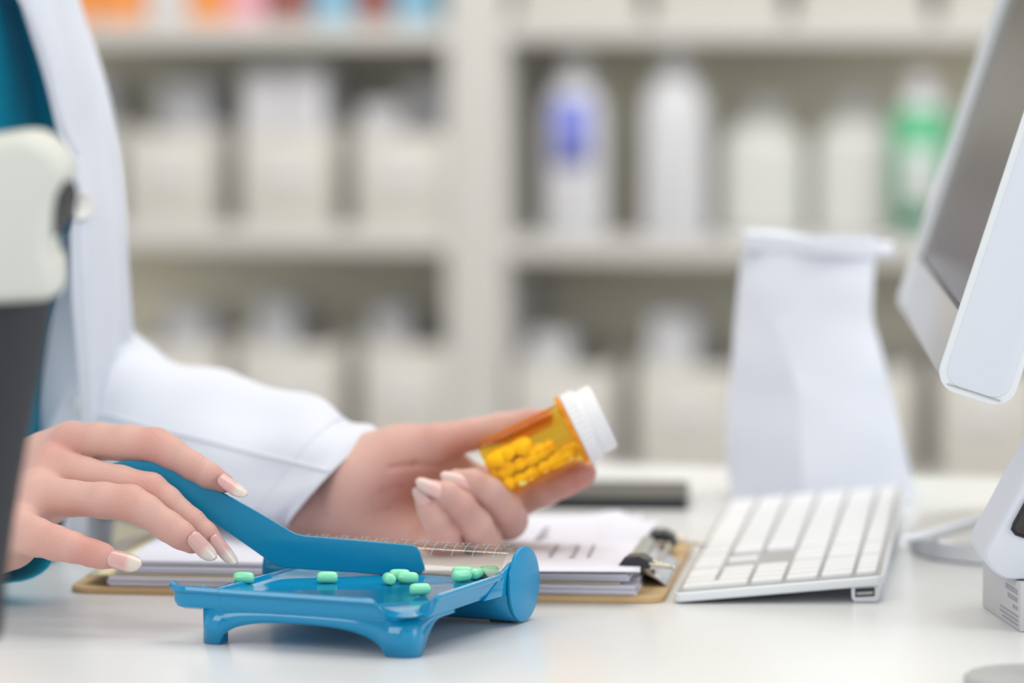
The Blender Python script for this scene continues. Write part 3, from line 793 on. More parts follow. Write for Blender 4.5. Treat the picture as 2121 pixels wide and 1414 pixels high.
    # side gusset between pan wall and end cap
    mb = MB(); mb.prism([TP(-.0022, y1-.008, RIM-.0005), TP(-.0022, cy-R*.7, RIM+.0035), TP(-.0022, cy-R*.2, RIM+.004), TP(-.0022, cy-R*.2, .766), TP(-.0022, y1-.03, .7675)], tu*.0022); mb.go('side_gusset', M['blue'], t, bevel=.0004)
    # clear hinged lid over the tube with raised graduation
    RL = R-.0015
    mb = MB(); mb.loft([arc(-10, 168, RL+.0012, -TL+.004+k*(TL-.008)/12) for k in range(13)], close=False); mb.go('clear_lid', M['lid'], t)
    lid_bottom = [TP(0, cy+(RL+.0012)*math.cos(math.radians(168)), cz+(RL+.0012)*math.sin(math.radians(168)))]
    ya, za = cy+(RL+.0012)*math.cos(math.radians(168)), cz+(RL+.0012)*math.sin(math.radians(168))
    mb = MB(); mb.loft([[TP(x, ya, za), TP(x, ya-.0006, za-.001), TP(x, ya-.001, FL+.002), TP(x, ya-.001, FL+.0003)] for x in (-TL+.004, -.004)], close=False); mb.go('clear_apron', M['clear'], t)
    for i in range(20):
        x = -.012-i*.0058; a0 = 84 if i % 2 else 92
        pts = [TP(x+.0015*(k/8), cy+(RL+.0021)*math.cos(math.radians(a0+40*k/8)), cz+(RL+.0021)*math.sin(math.radians(a0+40*k/8))) for k in range(9)]
        mb = MB(); mb.tube(pts, .00014, 5); mb.go('graduation_mark', M['print'], t)
        if i % 2 == 0:
            pts = [TP(x+.0028+.0012*math.sin(k*1.1), cy+(RL+.0021)*math.cos(math.radians(78+22*k/8)), cz+(RL+.0021)*math.sin(math.radians(78+22*k/8))) for k in range(9)]
            mb = MB(); mb.tube(pts, .00014, 5); mb.go('graduation_figure', M['print'], t)
tray()
# ---------------------------------------------------------------- spatula
def spatula():
    top = [(232, 960), (262, 954), (318, 957), (352, 971), (465, 1022), (530, 1058), (600, 1099), (614, 1106), (632, 1110), (740, 1119), (855, 1129), (864, 1134), (870, 1143)]
    bot = [(883, 1188), (881, 1196), (872, 1198), (740, 1186), (598, 1177), (580, 1174), (564, 1167), (500, 1122), (430, 1074), (360, 1024), (300, 1000), (250, 985), (236, 975)]
    Yb = G(872, 1199, FL+.0003).y; Ya = G(590, 1178, FL+.0003).y
    def YY(px): return 2.0270
    poly = [P(x, y, YY(x)) for x, y in top+bot]
    t = thing('spatula', P(740, 1187, YY(740)), 'blue plastic counting spatula with an angled handle held over the tray', 'spatula')
    mb = MB(); mb.prism(poly, V((0, .0028, 0))); 
    nrm = (poly[8]-poly[0]).cross(poly[11]-poly[0])
    o = mb.go('spatula_plate', M['blue2'], t, bevel=.0007, seg=3, angle=50)
spatula()
# ---------------------------------------------------------------- tablets
def tablet_mesh(mname, L=.0108, W=.0066, H=.0060):
    rings = []; n = 20
    for i in range(15):
        a = -math.pi/2+math.pi*i/14; xx = math.copysign(abs(math.sin(a))**.55, math.sin(a))*L/2; s_ = abs(math.cos(a))**.62
        rings.append([V((xx, W/2*max(s_, .02)*math.cos(2*math.pi*k/n), H/2*max(s_, .02)*math.sin(2*math.pi*k/n))) for k in range(n)])
    m2 = MB(); m2.loft(rings, cap0=True, cap1=True)
    me = bpy.data.meshes.new('tablet'); me.from_pydata([tuple(p) for p in m2.v], [], m2.f)
    bm = bmesh.new(); bm.from_mesh(me); bmesh.ops.recalc_face_normals(bm, faces=bm.faces); bm.to_mesh(me); bm.free()
    me.polygons.foreach_set('use_smooth', [True]*len(me.polygons)); me.materials.append(M[mname]); me.update(); return me
tm = tablet_mesh('pill')
for px, py, ang, lb in ((505, 1208, 8, 'mint green tablet alone at the left of the tray'), (678, 1207, -2, 'mint green tablet alone in front of the middle of the spatula'),
                    (806, 1210, 78, 'mint green tablet end-on at the left of the three by the spatula tip'), (845, 1208, 8, 'mint green tablet at the right of the three by the spatula tip'),
                    (828, 1202, 5, 'mint green tablet at the back of the three by the spatula tip'), (870, 1232, -15, 'mint green tablet beside the pouring spout of the tray'),
                    (958, 1196, 0, 'mint green tablet at the back of the group right of the spatula'), (956, 1204, -35, 'mint green tablet at the front of the group right of the spatula'),
                    (986, 1199, -70, 'mint green tablet at the right of the group right of the spatula'), (1012, 1195, -10, 'mint green tablet half hidden by the right rim of the tray')):
    p = G(px, py, FL+.0002)
    o = bpy.data.objects.new('tablet', tm); COL.objects.link(o); o.location = (p.x, p.y, FL+.0032); o.rotation_euler = (0, 0, -math.radians(ang))
    tag(o, lb, 'pill', 'green tablets on the counting tray')

# ================================================================ AMBER VIAL
VY = 2.165
va = P(1013, 978, VY); vb = P(1236, 868, VY+.003)
ax = (vb-va).normalized(); vR = .0172
def vial():
    t = thing('pill_vial', va, 'amber prescription vial with a white cap held in the raised hand', 'bottle')
    Lb = .050
    prof = [(vR*.6, 0), (vR*.93, .0004), (vR, .002), (vR*1.01, Lb-.004), (vR*1.02, Lb)]
    inner = [(vR*.96, Lb), (vR*.955, Lb-.004), (vR*.94, .0035), (vR*.6, .002)]
    mb = MB(); mb.lathe(va, ax, prof, 64, cap=False); mb.go('vial_body', M['amber'], t)
    mb = MB(); mb.lathe(va, ax, [(vR*.99, Lb-.0005), (vR*1.22, Lb-.0003), (vR*1.22, Lb+.0022), (vR*.99, Lb+.0024)], 64, cap=False); mb.go('neck_flange', M['amberd'], t)
    # fine moulded ribs on the far half
    e = ax.orthogonal().normalized(); g_ = ax.cross(e)
    for k in range(9):
        a = 2*math.pi*k/9+.2; d = e*math.cos(a)+g_*math.sin(a)
        mb = MB(); mb.tube([va+ax*.004+d*(vR*1.0), va+ax*(Lb-.002)+d*(vR*1.015)], .0003, 6); mb.go('moulded_rib', M['amberd'], t)
    c0 = va+ax*(Lb+.0026)
    mb = MB(); mb.lathe(c0, ax, [(vR*1.14, 0), (vR*1.19, .0008), (vR*1.19, .0075), (vR*1.14, .0085), (vR*1.06, .0095), (vR*1.10, .0105), (vR*1.10, .0165), (vR*1.03, .0178), (vR*.9, .0180), (vR*.86, .0172)], 64)
    cp = mb.go('child_resistant_cap', M['cap'], t)
    for k in range(40):
        a = 2*math.pi*k/40; d = e*math.cos(a)+g_*math.sin(a)
        mb = MB(); mb.tube([c0+ax*.0012+d*vR*1.188, c0+ax*.0072+d*vR*1.188], .0006, 5); mb.go('grip_rib', M['cap'], cp)
vial()
ym = tablet_mesh('ypill', .0112, .0082, .0072)
e_dn = (V((0, 0, -1))-ax*V((0, 0, -1)).dot(ax)).normalized(); e_sd = ax.cross(e_dn)
cnt = 0
for i in range(6):
    for j in range(3):
        for k in range(3):
            a_ = .0062+i*.0074+(.003 if (k+j) % 2 else 0); dn = .0096-.0072*k; sd = (j-1)*.0078
            if a_ > .047-.0105*k or math.hypot(dn, sd) > .0126: continue
            p = va+ax*(a_+rng.uniform(-.0006, .0006))+e_dn*dn+e_sd*(sd+rng.uniform(-.0004, .0004))
            o = bpy.data.objects.new('tablet', ym); COL.objects.link(o); o.location = p
            th = rng.uniform(-.9, .9)+(1.2 if (i+j) % 2 else 0); lx = (ax*math.cos(th)*.8+e_sd*math.sin(th)+e_dn*rng.uniform(-.3, .3)).normalized()
            ly = lx.orthogonal().normalized(); lz = lx.cross(ly); o.rotation_euler = Matrix((lx, ly, lz)).transposed().to_euler(); cnt += 1
            tag(o, 'yellow tablet heaped in the lower side of the amber vial', 'pill', 'yellow tablets in the vial')

# ================================================================ PERSON
fd = V((.82, -.57, 0)).normalized(); rt = V((fd.y, -fd.x, 0))      # facing, person's right
TC = V((-.415, 2.40, 0))
person = thing('person', TC, 'person in a white lab coat over teal scrubs holding a vial and a spatula', 'person')
HV, HF, HR = [], [], []; base = 0
def pxc(px, py, Y, r): p = P(px, py, Y); return (tuple(p), r*Y/F)
def hand(fingers, palm, lo, hi, h, red, kp=.008):
    s = SDF(lo, hi, h); D = s.D
    for (a, ra), (b, rb), k in palm: s.cone(D, a, b, ra, rb, k)
    pal = D.copy(); out = D
    for ch in fingers:
        d = s.new()
        for i in range(len(ch)-1): s.cone(d, ch[i][0], ch[i+1][0], ch[i][1], ch[i+1][1], .0025)
        out = np.minimum(out, s.smin(pal, d, kp))
    v, f = s.mesh(out); v = relax(v, f, 2, .5)
    rd = np.zeros(len(v))
    for c, r_, w_ in red:
        rd = np.maximum(rd, w_*np.exp(-((v-np.array(c))**2).sum(1)/(r_*r_)))
    return v, f, rd
# ---- near (right) hand, joints in order MCP .. tip
idx = [pxc(150, 916, 2.052, 43), pxc(205, 914, 2.044, 38), pxc(265, 918, 2.037, 38), pxc(322, 924, 2.034, 38), pxc(352, 938, 2.032, 34), pxc(400, 966, 2.030, 29), pxc(432, 984, 2.029, 27), pxc(464, 1000, 2.028, 21)]
mid = [pxc(112, 965, 2.042, 44), pxc(180, 985, 2.032, 37), pxc(250, 998, 2.022, 34), pxc(312, 1013, 2.016, 34), pxc(345, 1036, 2.0145, 30), pxc(398, 1082, 2.013, 28), pxc(425, 1105, 2.012, 25), pxc(449, 1128, 2.011, 20)]
rng_ = [pxc(80, 1025, 2.022, 46), pxc(150, 1032, 2.012, 37), pxc(215, 1036, 2.004, 37), pxc(270, 1042, 2.0, 38), pxc(302, 1058, 1.998, 34), pxc(350, 1091, 1.996, 31), pxc(375, 1108, 1.995, 29), pxc(397, 1124, 1.994, 23)]
pky = [pxc(35, 1100, 2.0, 46), pxc(75, 1112, 1.992, 40), pxc(115, 1124, 1.986, 36), pxc(150, 1133, 1.984, 32), pxc(190, 1145, 1.982, 28), pxc(212, 1151, 1.981, 26), pxc(236, 1159, 1.980, 19)]
thb = [pxc(10, 1080, 2.075, 58), pxc(90, 1050, 2.092, 42), pxc(160, 1022, 2.096, 38), pxc(210, 1008, 2.094, 34), pxc(262, 1000, 2.090, 27)]
wr = pxc(-110, 1066, 2.092, 96); 
palm = [(wr, pxc(150, 918, 2.070, 40), .012), (wr, pxc(110, 965, 2.062, 44), .012), (wr, pxc(72, 1025, 2.045, 48), .012), (pxc(-90, 1095, 2.085, 92), pxc(35, 1098, 2.018, 50), .012),
        (pxc(-60, 1120, 2.07, 80), pxc(20, 1115, 2.045, 62), .014), (pxc(30, 1010, 2.07, 70), pxc(100, 960, 2.07, 50), .012), (pxc(150, 920, 2.068, 38), pxc(112, 966, 2.052, 40), .010), (pxc(112, 966, 2.052, 42), pxc(78, 1025, 2.03, 42), .010),
        (pxc(78, 1025, 2.03, 42), pxc(38, 1092, 2.008, 42), .010), (pxc(150, 990, 2.062, 30), pxc(60, 1060, 2.05, 50), .012), (wr, pxc(-300, 1060, 2.17, 96), .02)]
red = [(idx[3][0], .011, .65), (mid[3][0], .010, .6), (rng_[3][0], .010, .5), (pky[4][0], .011, .75), (idx[5][0], .008, .4), (idx[7][0], .010, .6), (mid[7][0], .009, .6), (rng_[7][0], .010, .55), (rng_[5][0], .008, .35), (mid[5][0], .008, .4),
       (pxc(127, 925, 2.04, 1)[0], .013, .4), (pxc(150, 1080, 2.0, 1)[0], .008, .4), (pky[6][0], .009, .6), (pky[2][0], .012, .4)]
lo = P(-200, 1300, 2.05); hi = P(560, 820, 2.05)
v1, f1, r1 = hand([idx, mid, rng_, pky, thb], palm, (lo.x, 1.955, lo.z), (hi.x, 2.14, hi.z), .0009, red)
# knuckle creases
def crease(v, J, t_, n_, amp=.00035, lam=.0022, sig=.0042):
    J = np.array(J); t_ = np.array(V(t_).normalized()); n_ = np.array(V(n_).normalized())
    d = v-J; r2 = (d**2).sum(1); s_ = d@t_; dn = d@n_
    wgt = np.exp(-(s_/sig)**2)*np.clip(dn/.006, 0, 1)*(r2 < .014**2)
    return v+n_[None, :]*(amp*np.cos(2*np.pi*s_/lam)*wgt)[:, None]
camn = (.1, -.75, .65)
for ch, i in ((idx, 3), (mid, 3), (rng_, 3), (idx, 5), (mid, 5), (rng_, 5), (pky, 4)):
    v1 = crease(v1, ch[i][0], V(ch[i+1][0])-V(ch[i-1][0]), camn, .0003 if i == 3 else .0002)
# ---- far (left) hand
Yq = 2.185
thl = [pxc(735, 985, 2.20, 80), pxc(830, 945, 2.195, 62), pxc(905, 918, 2.19, 42), pxc(975, 900, 2.192, 33), pxc(1040, 885, 2.194, 31), pxc(1090, 874, 2.196, 27), pxc(1128, 866, 2.196, 19)]
ixl = [pxc(925, 985, 2.222, 46), pxc(1005, 1008, 2.212, 42), pxc(1080, 1032, 2.200, 36), pxc(1125, 1016, 2.192, 34), pxc(1165, 998, 2.188, 32), pxc(1198, 984, 2.186, 29), pxc(1213, 979, 2.186, 23)]
mdl = [pxc(930, 1050, 2.222, 46), pxc(1000, 1078, 2.20, 40), pxc(1052, 1076, 2.172, 41), pxc(1045, 1052, 2.160, 37), pxc(1012, 1018, 2.150, 32), pxc(978, 1000, 2.146, 29), pxc(945, 992, 2.146, 21)]
rgl = [pxc(915, 1090, 2.218, 46), pxc(960, 1125, 2.19, 41), pxc(1000, 1122, 2.158, 40), pxc(985, 1088, 2.146, 36), pxc(952, 1046, 2.138, 31), pxc(925, 1025, 2.136, 28), pxc(897, 1013, 2.137, 20)]
pkl = [pxc(885, 1120, 2.215, 44), pxc(905, 1150, 2.18, 38), pxc(928, 1142, 2.148, 34), pxc(920, 1108, 2.140, 32), pxc(903, 1078, 2.136, 28), pxc(890, 1056, 2.136, 25), pxc(876, 1038, 2.138, 18)]
wrl = pxc(650, 1012, 2.222, 84)
palml = [(wrl, pxc(900, 1000, 2.222, 50), .012), (wrl, pxc(900, 1060, 2.222, 50), .012), (wrl, pxc(880, 1110, 2.215, 50), .012), (wrl, pxc(830, 950, 2.205, 62), .014), (pxc(740, 1000, 2.19, 78), pxc(850, 955, 2.195, 55), .012),
         (pxc(722, 1055, 2.205, 82), pxc(850, 1110, 2.195, 62), .014), (pxc(930, 1010, 2.226, 42), pxc(885, 1120, 2.216, 42), .012), (pxc(880, 930, 2.205, 30), pxc(930, 985, 2.215, 35), .014), (pxc(880, 985, 2.20, 34), pxc(955, 990, 2.203, 30), .01), (pxc(890, 950, 2.198, 36), pxc(948, 968, 2.203, 26), .01), (wrl, pxc(400, 950, 2.29, 85), .02)]
redl = [(thl[2][0], .018, .4), (pxc(850, 1000, 2.18, 1)[0], .02, .5), (pxc(960, 935, 2.18, 1)[0], .015, .55), (ixl[5][0], .016, .75), (mdl[3][0], .010, .4), (rgl[4][0], .012, .35), (mdl[5][0], .009, .3), (pkl[3][0], .010, .4), (thl[6][0], .015, .6)]
lo = P(540, 1330, 2.17); hi = P(1290, 800, 2.20)
v2, f2, r2_ = hand([thl, ixl, mdl, rgl, pkl], palml, (lo.x, 2.105, lo.z), (hi.x, 2.27, hi.z), .0009, redl)
def groove(v, pts, r_, amp, ylim):
    for (a, b_) in zip(pts[:-1], pts[1:]):
        a = np.array(P(*a, 2.19)); b_ = np.array(P(*b_, 2.19)); d = b_-a; d[1] = 0
        q = v-a; t_ = np.clip((q[:, 0]*d[0]+q[:, 2]*d[2])/(d@d), 0, 1)
        D_ = np.sqrt((q[:, 0]-t_*d[0])**2+(q[:, 2]-t_*d[2])**2); w_ = np.exp(-(D_/r_)**2)*(v[:, 1] < ylim)
        v = v+np.array((0, 1, 0))[None, :]*(amp*w_)[:, None]
    return v
v2 = groove(v2, [(812, 962), (860, 957), (915, 962), (945, 955)], .0018, .0012, 2.2)
v2 = groove(v2, [(795, 1010), (835, 1003), (878, 1010)], .0016, .0008, 2.2)
v2 = groove(v2, [(760, 1058), (810, 1050), (858, 1062)], .0016, .0007, 2.2)
# ---- coarse body under the clothes
s = SDF((-.85, 1.9, 0), (0.25, 2.85, 1.55), .011); D = s.D
def W3(f_, r_, z): p = TC+fd*f_+rt*r_; return (p.x, p.y, z)
def cn(a, b, ra, rb, k=.03): s.cone(D, a, b, ra, rb, k)
A3 = (tuple(fd), tuple(rt), (0, 0, 1))
s.ell(D, W3(0, 0, .99), A3, (.100, .15, .17), .05); s.ell(D, W3(-.01, 0, .80), A3, (.095, .13, .18), .05); s.ell(D, W3(-.02, 0, .60), A3, (.12, .16, .13), .05)
cn(W3(-.01, -.14, 1.12), W3(-.01, .14, 1.12), .045, .045); cn(W3(-.01, 0, 1.13), W3(.03, 0, 1.26), .052, .048)
s.ell(D, W3(.05, 0, 1.355), A3, (.095, .072, .115), .02); cn(W3(.14, 0, 1.355), W3(.155, 0, 1.33), .010, .014, .01)
for q in (-1, 1):
    s.ell(D, W3(.04, q*.075, 1.345), A3, (.018, .010, .03), .01)
    cn(W3(-.01, q*.09, .57), W3(.38, q*.10, .55), .08, .055); cn(W3(.38, q*.10, .55), W3(.36, q*.10, .10), .052, .034); cn(W3(.35, q*.10, .05), W3(.48, q*.11, .035), .033, .026)
shR, shL = W3(-.01, .165, 1.10), W3(-.01, -.165, 1.10)
elR = (-.575, 2.16, .86); elL = tuple(P(170, 880, 2.385))
cn(shR, elR, .048, .036); cn(elR, wr[0], .034, .022, .02); cn(shL, elL, .038, .032, .02); cn(elL, pxc(400, 950, 2.29, 85)[0], .032, .022, .02)
v3, f3 = s.mesh(D); v3 = relax(v3, f3, 2)
# body = torso and limbs with both finely resolved hands, one mesh
vv = np.concatenate([v1, v2, v3]); ff = np.concatenate([f1, f2+len(v1), f3+len(v1)+len(v2)])
body = npobj('body', vv, ff, M['skin'], person)
at = body.data.attributes.new('redness', 'FLOAT', 'POINT'); at.data.foreach_set('value', np.concatenate([r1, r2_, np.full(len(v3), .1)]).astype(np.float32))
# hair
s2 = SDF((-.65, 2.1, 1.15), (-.15, 2.75, 1.55), .008)
s2.ell(s2.D, W3(.032, 0, 1.38), A3, (.102, .083, .115), .01); s2.ell(s2.D, W3(-.06, 0, 1.28), A3, (.05, .06, .12), .03)
sl, gg = s2.sub((-.65, 2.1, 1.15), (-.15, 2.75, 1.55))
face = (gg[0]-TC.x)*fd.x+(gg[1]-TC.y)*fd.y-.095+np.clip(1.415-gg[2], -1, .05)*-.6
s2.D = np.maximum(s2.D, (face).astype(np.float32))
vh, fh = s2.mesh(s2.D); npobj('hair', relax(vh, fh, 2), fh, M['hair'], person)
for q in (-1, 1):
    mb = MB(); mb.lathe(V(W3(.128, q*.031, 1.367)), fd, [(.002, 0), (.010, .002), (.008, .007), (.002, .010)], 16); mb.go('eye', M['cap'], person)
mb = MB(); mb.tube([V(W3(.128, -.02, 1.29)), V(W3(.138, 0, 1.292)), V(W3(.128, .02, 1.29))], .004, 8); mb.go('mouth', M['pink'], person)
# ---- nails
def nail(b, t_, Y, wd, n_, par=body, name='fingernail', dY=0):
    nm = M['nail'] if Y < 2.1 else M['nailf']
    b3 = P(b[0], b[1], Y); t3 = P(t_[0], t_[1], Y+dY); L = (t3-b3).length; d = (t3-b3).normalized(); n_ = V(n_); n_ = (n_-d*n_.dot(d)).normalized(); sd = d.cross(n_)
    w_ = wd*Y/F/2; rows = []; fe = []
    NI, NJ = 14, 10
    for i in range(NI+1):
        q = i/NI
        hw = w_*(1 if q < .55 else math.sqrt(max(0, 1-((q-.55)/.455)**2.2)))*(.86+.14*min(1, q*3))
        if q < .15: hw *= math.sqrt(max(.3, 1-((.15-q)/.18)**2))
        r_ = []
        for j in range(NJ+1):
            u_ = 2*j/NJ-1; a = u_*1.0
            r_.append(b3+d*(L*q)+sd*(hw*math.sin(a)/math.sin(1.0))+n_*(w_*1.25*(math.cos(a*hw/w_)-1)+.0010*math.sin(q*2.4)-.0002))
            fe.append(0 if q < .5+.07*u_*u_ else min(1, (q-.5-.07*u_*u_)/.16))
        rows.append(r_)
    mb = MB(); mb.loft(rows, close=False); o = mb.go(name, nm, par, solid=.0005, soff=0)
    a_ = o.data.attributes.new('freeedge', 'FLOAT', 'POINT'); a_.data.foreach_set('value', fe)
nail((457, 983), (512, 1026), 2.0225, 38, (.50, -.62, .65), dY=-.002)
nail((443, 1106), (490, 1168), 2.006, 36, (.62, -.70, .45))
nail((398, 1104), (446, 1158), 1.9885, 40, (.50, -.85, .45))
nail((224, 1149), (293, 1170), 1.9755, 42, (.15, -.88, .50))
nail((988, 1000), (912, 983), 2.1395, 34, (-.05, -.80, .62))
nail((940, 1024), (861, 995), 2.1305, 36, (-.05, -.78, .62))
nail((892, 1058), (858, 1010), 2.1315, 28, (-.45, -.85, .35))
nail((1196, 962), (1234, 962), 2.190, 30, (.1, .3, .9))

# ---- cloth sleeves
def cloth_rings(R, n=40, per=8, wr_=.0024, ph=0):
    """R: (centre, vec a, vec b) ; returns rings"""
    arr = [list(c)+list(a)+list(b) for c, a, b in R]; out = []
    for i, q in enumerate(catmull(arr, per)):
        c, a, b = V(q[0:3]), V(q[3:6]), V(q[6:9]); ring = []
        nmax = (len(R)-1)*per; fade = min(1, (nmax-i)/6.0)
        for k in range(n):
            t_ = 2*math.pi*k/n; r_ = a*math.cos(t_)+b*math.sin(t_)
            w_ = 1+fade*wr_/.04*(math.sin(3*t_+i*.33+ph)+.7*math.sin(5*t_-i*.27+ph*2)+.8*math.sin(i*.75+2*t_))
            ring.append(c+r_*w_)
        out.append(ring)
    return out
def pv(px, py, Y, dx, dy): return P(px+dx, py+dy, Y)-P(px, py, Y)
shLv = V(shL)
RL_ = [(shLv, V((.02, 0, .05)), V((0, .07, 0))+X*.03),
       (P(45, 300, 2.47), V((.053, .0, .0)), V((.0, .058, .02))),
       (P(140, 640, 2.40), V((.034, 0, .012)), V((-.004, .055, .03))),
       (P(205, 860, 2.37), pv(205, 860, 2.37, 50, -160), V((.020, .048, 0))),
       (P(330, 905, 2.33), pv(330, 905, 2.33, 52, -162), V((.022, .044, 0))),
       (P(500, 943, 2.275), pv(500, 943, 2.275, 72, -128), V((.016, .046, 0))),
       (P(640, 974, 2.225), pv(640, 974, 2.225, 82, -104), V((.010, .045, 0))),
       (P(692, 990, 2.212), pv(692, 990, 2.212, 90, -98), V((.008, .043, 0)))]
coat = None
rings = cloth_rings(RL_)
# inner turn of the cuff
c_ = V(RL_[-1][0]); inn = [[c_+(p-c_)*k_+V(d_) for p in rings[-1]] for k_, d_ in ((.975, (0, 0, 0)), (.96, (-.006, .004, .001)))]
# ---- coat: horizontal sections, open at the front
rows = []
def crow(y, xi, Yi, xm, Ym, xo, Yo, z=None, sc=1):
    z = z if z is not None else P(xo, y, Yo).z
    def q(px, Y): p = P(px, y, Y); return V((p.x, p.y, z))
    w_ = 1.0
    wd = .185 if z > .95 else .185+.03*(.95-z)/.3
    side = TC-rt*(wd)+fd*.0; bk1 = TC-rt*(wd*.7)-fd*.105; bk = TC-fd*.135; bk2 = TC+rt*(wd*.7)-fd*.105; sd2 = TC+rt*(wd)+fd*.0
    fr = TC+rt*(wd*.75)+fd*.10; fr2 = TC+rt*(wd*.42)+fd*.135
    pts = [q(xi, Yi), q(xi*.5+xm*.5, (Yi+Ym)/2-.003), q(xm, Ym), q(xo, Yo)]+[V((p.x, p.y, z)) for p in (pl(xo-16, y, V((0, Yo+.05, 0)), Yv), side, bk1, bk, bk2, sd2, fr, fr2)]
    if sc != 1: pts = [V((TC.x+(p.x-TC.x)*sc, TC.y+(p.y-TC.y)*sc, p.z)) for p in pts]
    return [tuple(p) for p in pts]
C_ = [crow(-480, -90, 2.345, -60, 2.355, 20, 2.385, sc=.42), crow(-400, -70, 2.345, -30, 2.355, 50, 2.385, sc=.8), crow(-200, -10, 2.330, 40, 2.335, 105, 2.365), crow(0, 42, 2.320, 100, 2.325, 152, 2.365), crow(150, 90, 2.315, 140, 2.323, 192, 2.360), crow(270, 118, 2.313, 158, 2.320, 215, 2.355),
      crow(400, 142, 2.310, 185, 2.315, 235, 2.350), crow(500, 147, 2.307, 195, 2.313, 243, 2.345), crow(600, 150, 2.305, 200, 2.311, 249, 2.345), crow(740, 160, 2.303, 205, 2.309, 251, 2.345), crow(870, 167, 2.301, 205, 2.308, 244, 2.345),
      crow(1000, 150, 2.300, 190, 2.307, 228, 2.345), crow(1120, 118, 2.299, 195, 2.305, 214, 2.345), crow(1300, 100, 2.30, 180, 2.305, 200, 2.34), crow(1600, 120, 2.30, 140, 2.305, 160, 2.34)]
flat = [[c for p in r_ for c in p] for r_ in C_]
sm = catmull(flat, 4); crings = []
for ri, r_ in enumerate(sm):
    pts = [r_[3*i:3*i+3] for i in range(12)]; cc = catmull(pts, 4)
    z = cc[0][2]; ring = []
    for j, p in enumerate(cc):
        p = V(p); rad = V((p.x-TC.x, p.y-TC.y, 0)).normalized()
        fade = min(1, max(0, (j-8)/6)) 
        p += rad*(fade*.006*math.sin(j*1.3+ri*.05)+.0012*math.sin(j*.9+ri*.35)*(1 if j > 3 else .3)); ring.append(p)
    crings.append(ring)
mb = MB(); mb.loft(crings, close=False)
# shoulders yoke
coat = mb.go('lab_coat', M['coat'], person, solid=.0022, soff=0)
mb = MB(); mb.loft(rings+inn, cap0=False); mb.go('coat_sleeve', M['coat'], coat, solid=.0012, soff=0)
# sleeve seam & cuff hem stitching (raised double seam)
def seamline(k, off=.0008, i0=24, i1=None, r_=.0007):
    pts = []
    for i in range(i0, i1 or len(rings)-1):
        c = sum((p for p in rings[i]), V())/len(rings[i]); p = rings[i][k % 40].lerp(rings[i][(k+1) % 40], k % 1) if k % 1 else rings[i][int(k) % 40]
        pts.append(p+(p-c).normalized()*off)
    return pts
mb = MB(); mb.tube(seamline(-8), .0012, 6); mb.go('sleeve_seam', M['coat'], coat)
for off_i in (9,):
    ring = rings[len(rings)-1-off_i]; c = sum(ring, V())/len(ring)
    mb = MB(); mb.tube([p+(p-c).normalized()*.0007 for p in ring]+[ring[0]+(ring[0]-c).normalized()*.0007], .0008, 6); mb.go('cuff_seam', M['coat'], coat)
# near sleeve (mostly outside the frame)
RR_ = [(V(shR), V((0, 0, .06)), V((-.05, -.04, 0))), (V(shR).lerp(V(elR), .5)+V((-.01, -.01, 0)), V((.055, -.03, .01)), V((-.03, -.055, .02))), (V(elR), V((.02, -.02, .05)), V((-.04, -.05, .0))),
       (V(elR).lerp(V(wr[0]), .45), V((0, -.005, .052)), V((-.026, -.050, 0))), (P(-190, 1068, 2.125), V((0, 0, .044)), V((-.026, -.044, 0)))]
mb = MB(); mb.loft(cloth_rings(RR_, 36)); mb.go('coat_sleeve', M['coat'], coat, solid=.0012, soff=0)
# lapel: folded-back strip, pointed at the first button
lap_o = [(-120, -420), (30, -200), (88, -60), (118, 30), (141, 120), (155, 200), (161, 260), (162, 318)]
lap_i = [(-190, -420), (-60, -200), (8, -60), (52, 30), (88, 120), (110, 200), (128, 262), (160, 320)]
rg = []
for (a, b_), (c, d) in zip(lap_o, lap_i):
    p = P(a, b_, 2.301); q = P(c, d, 2.292); rg.append([p, p.lerp(q, .33)-Yv*.004, p.lerp(q, .66)-Yv*.003, q])
rg = [[V(r_[3*i:3*i+3]) for i in range(4)] for r_ in catmull([[c for p in r_ for c in p] for r_ in rg], 5)]
mb = MB(); mb.loft(rg, close=False); mb.go('lapel', M['coat'], coat, solid=.0032, soff=0)
# placket edge hem
mb = MB(); mb.tube([r_[3]-Yv*.0014 for r_ in crings[18:]], .0007, 6); mb.go('placket_seam', M['coat'], coat)
# buttons
for bx_, by_ in ((167, 425), (185, 840)):
    c = P(bx_, by_, 2.3065); nb = V((.45, -.85, .05)).normalized()
    mb = MB(); mb.lathe(c-nb*.001, nb, [(.0075, 0), (.0088, .0008), (.0088, .0022), (.0078, .0030), (.0062, .0026), (.0050, .0019), (.001, .0017)], 32); bt = mb.go('button', M['button'], coat)
    mb = MB(); e = nb.orthogonal().normalized(); 
    for sgn in (-1, 1): mb.tube([c+nb*.0018+e*(.0012*sgn)-nb.cross(e)*.0015, c+nb*.0026+e*(.0012*sgn), c+nb*.0018+e*(.0012*sgn)+nb.cross(e)*.0015], .0004, 5)
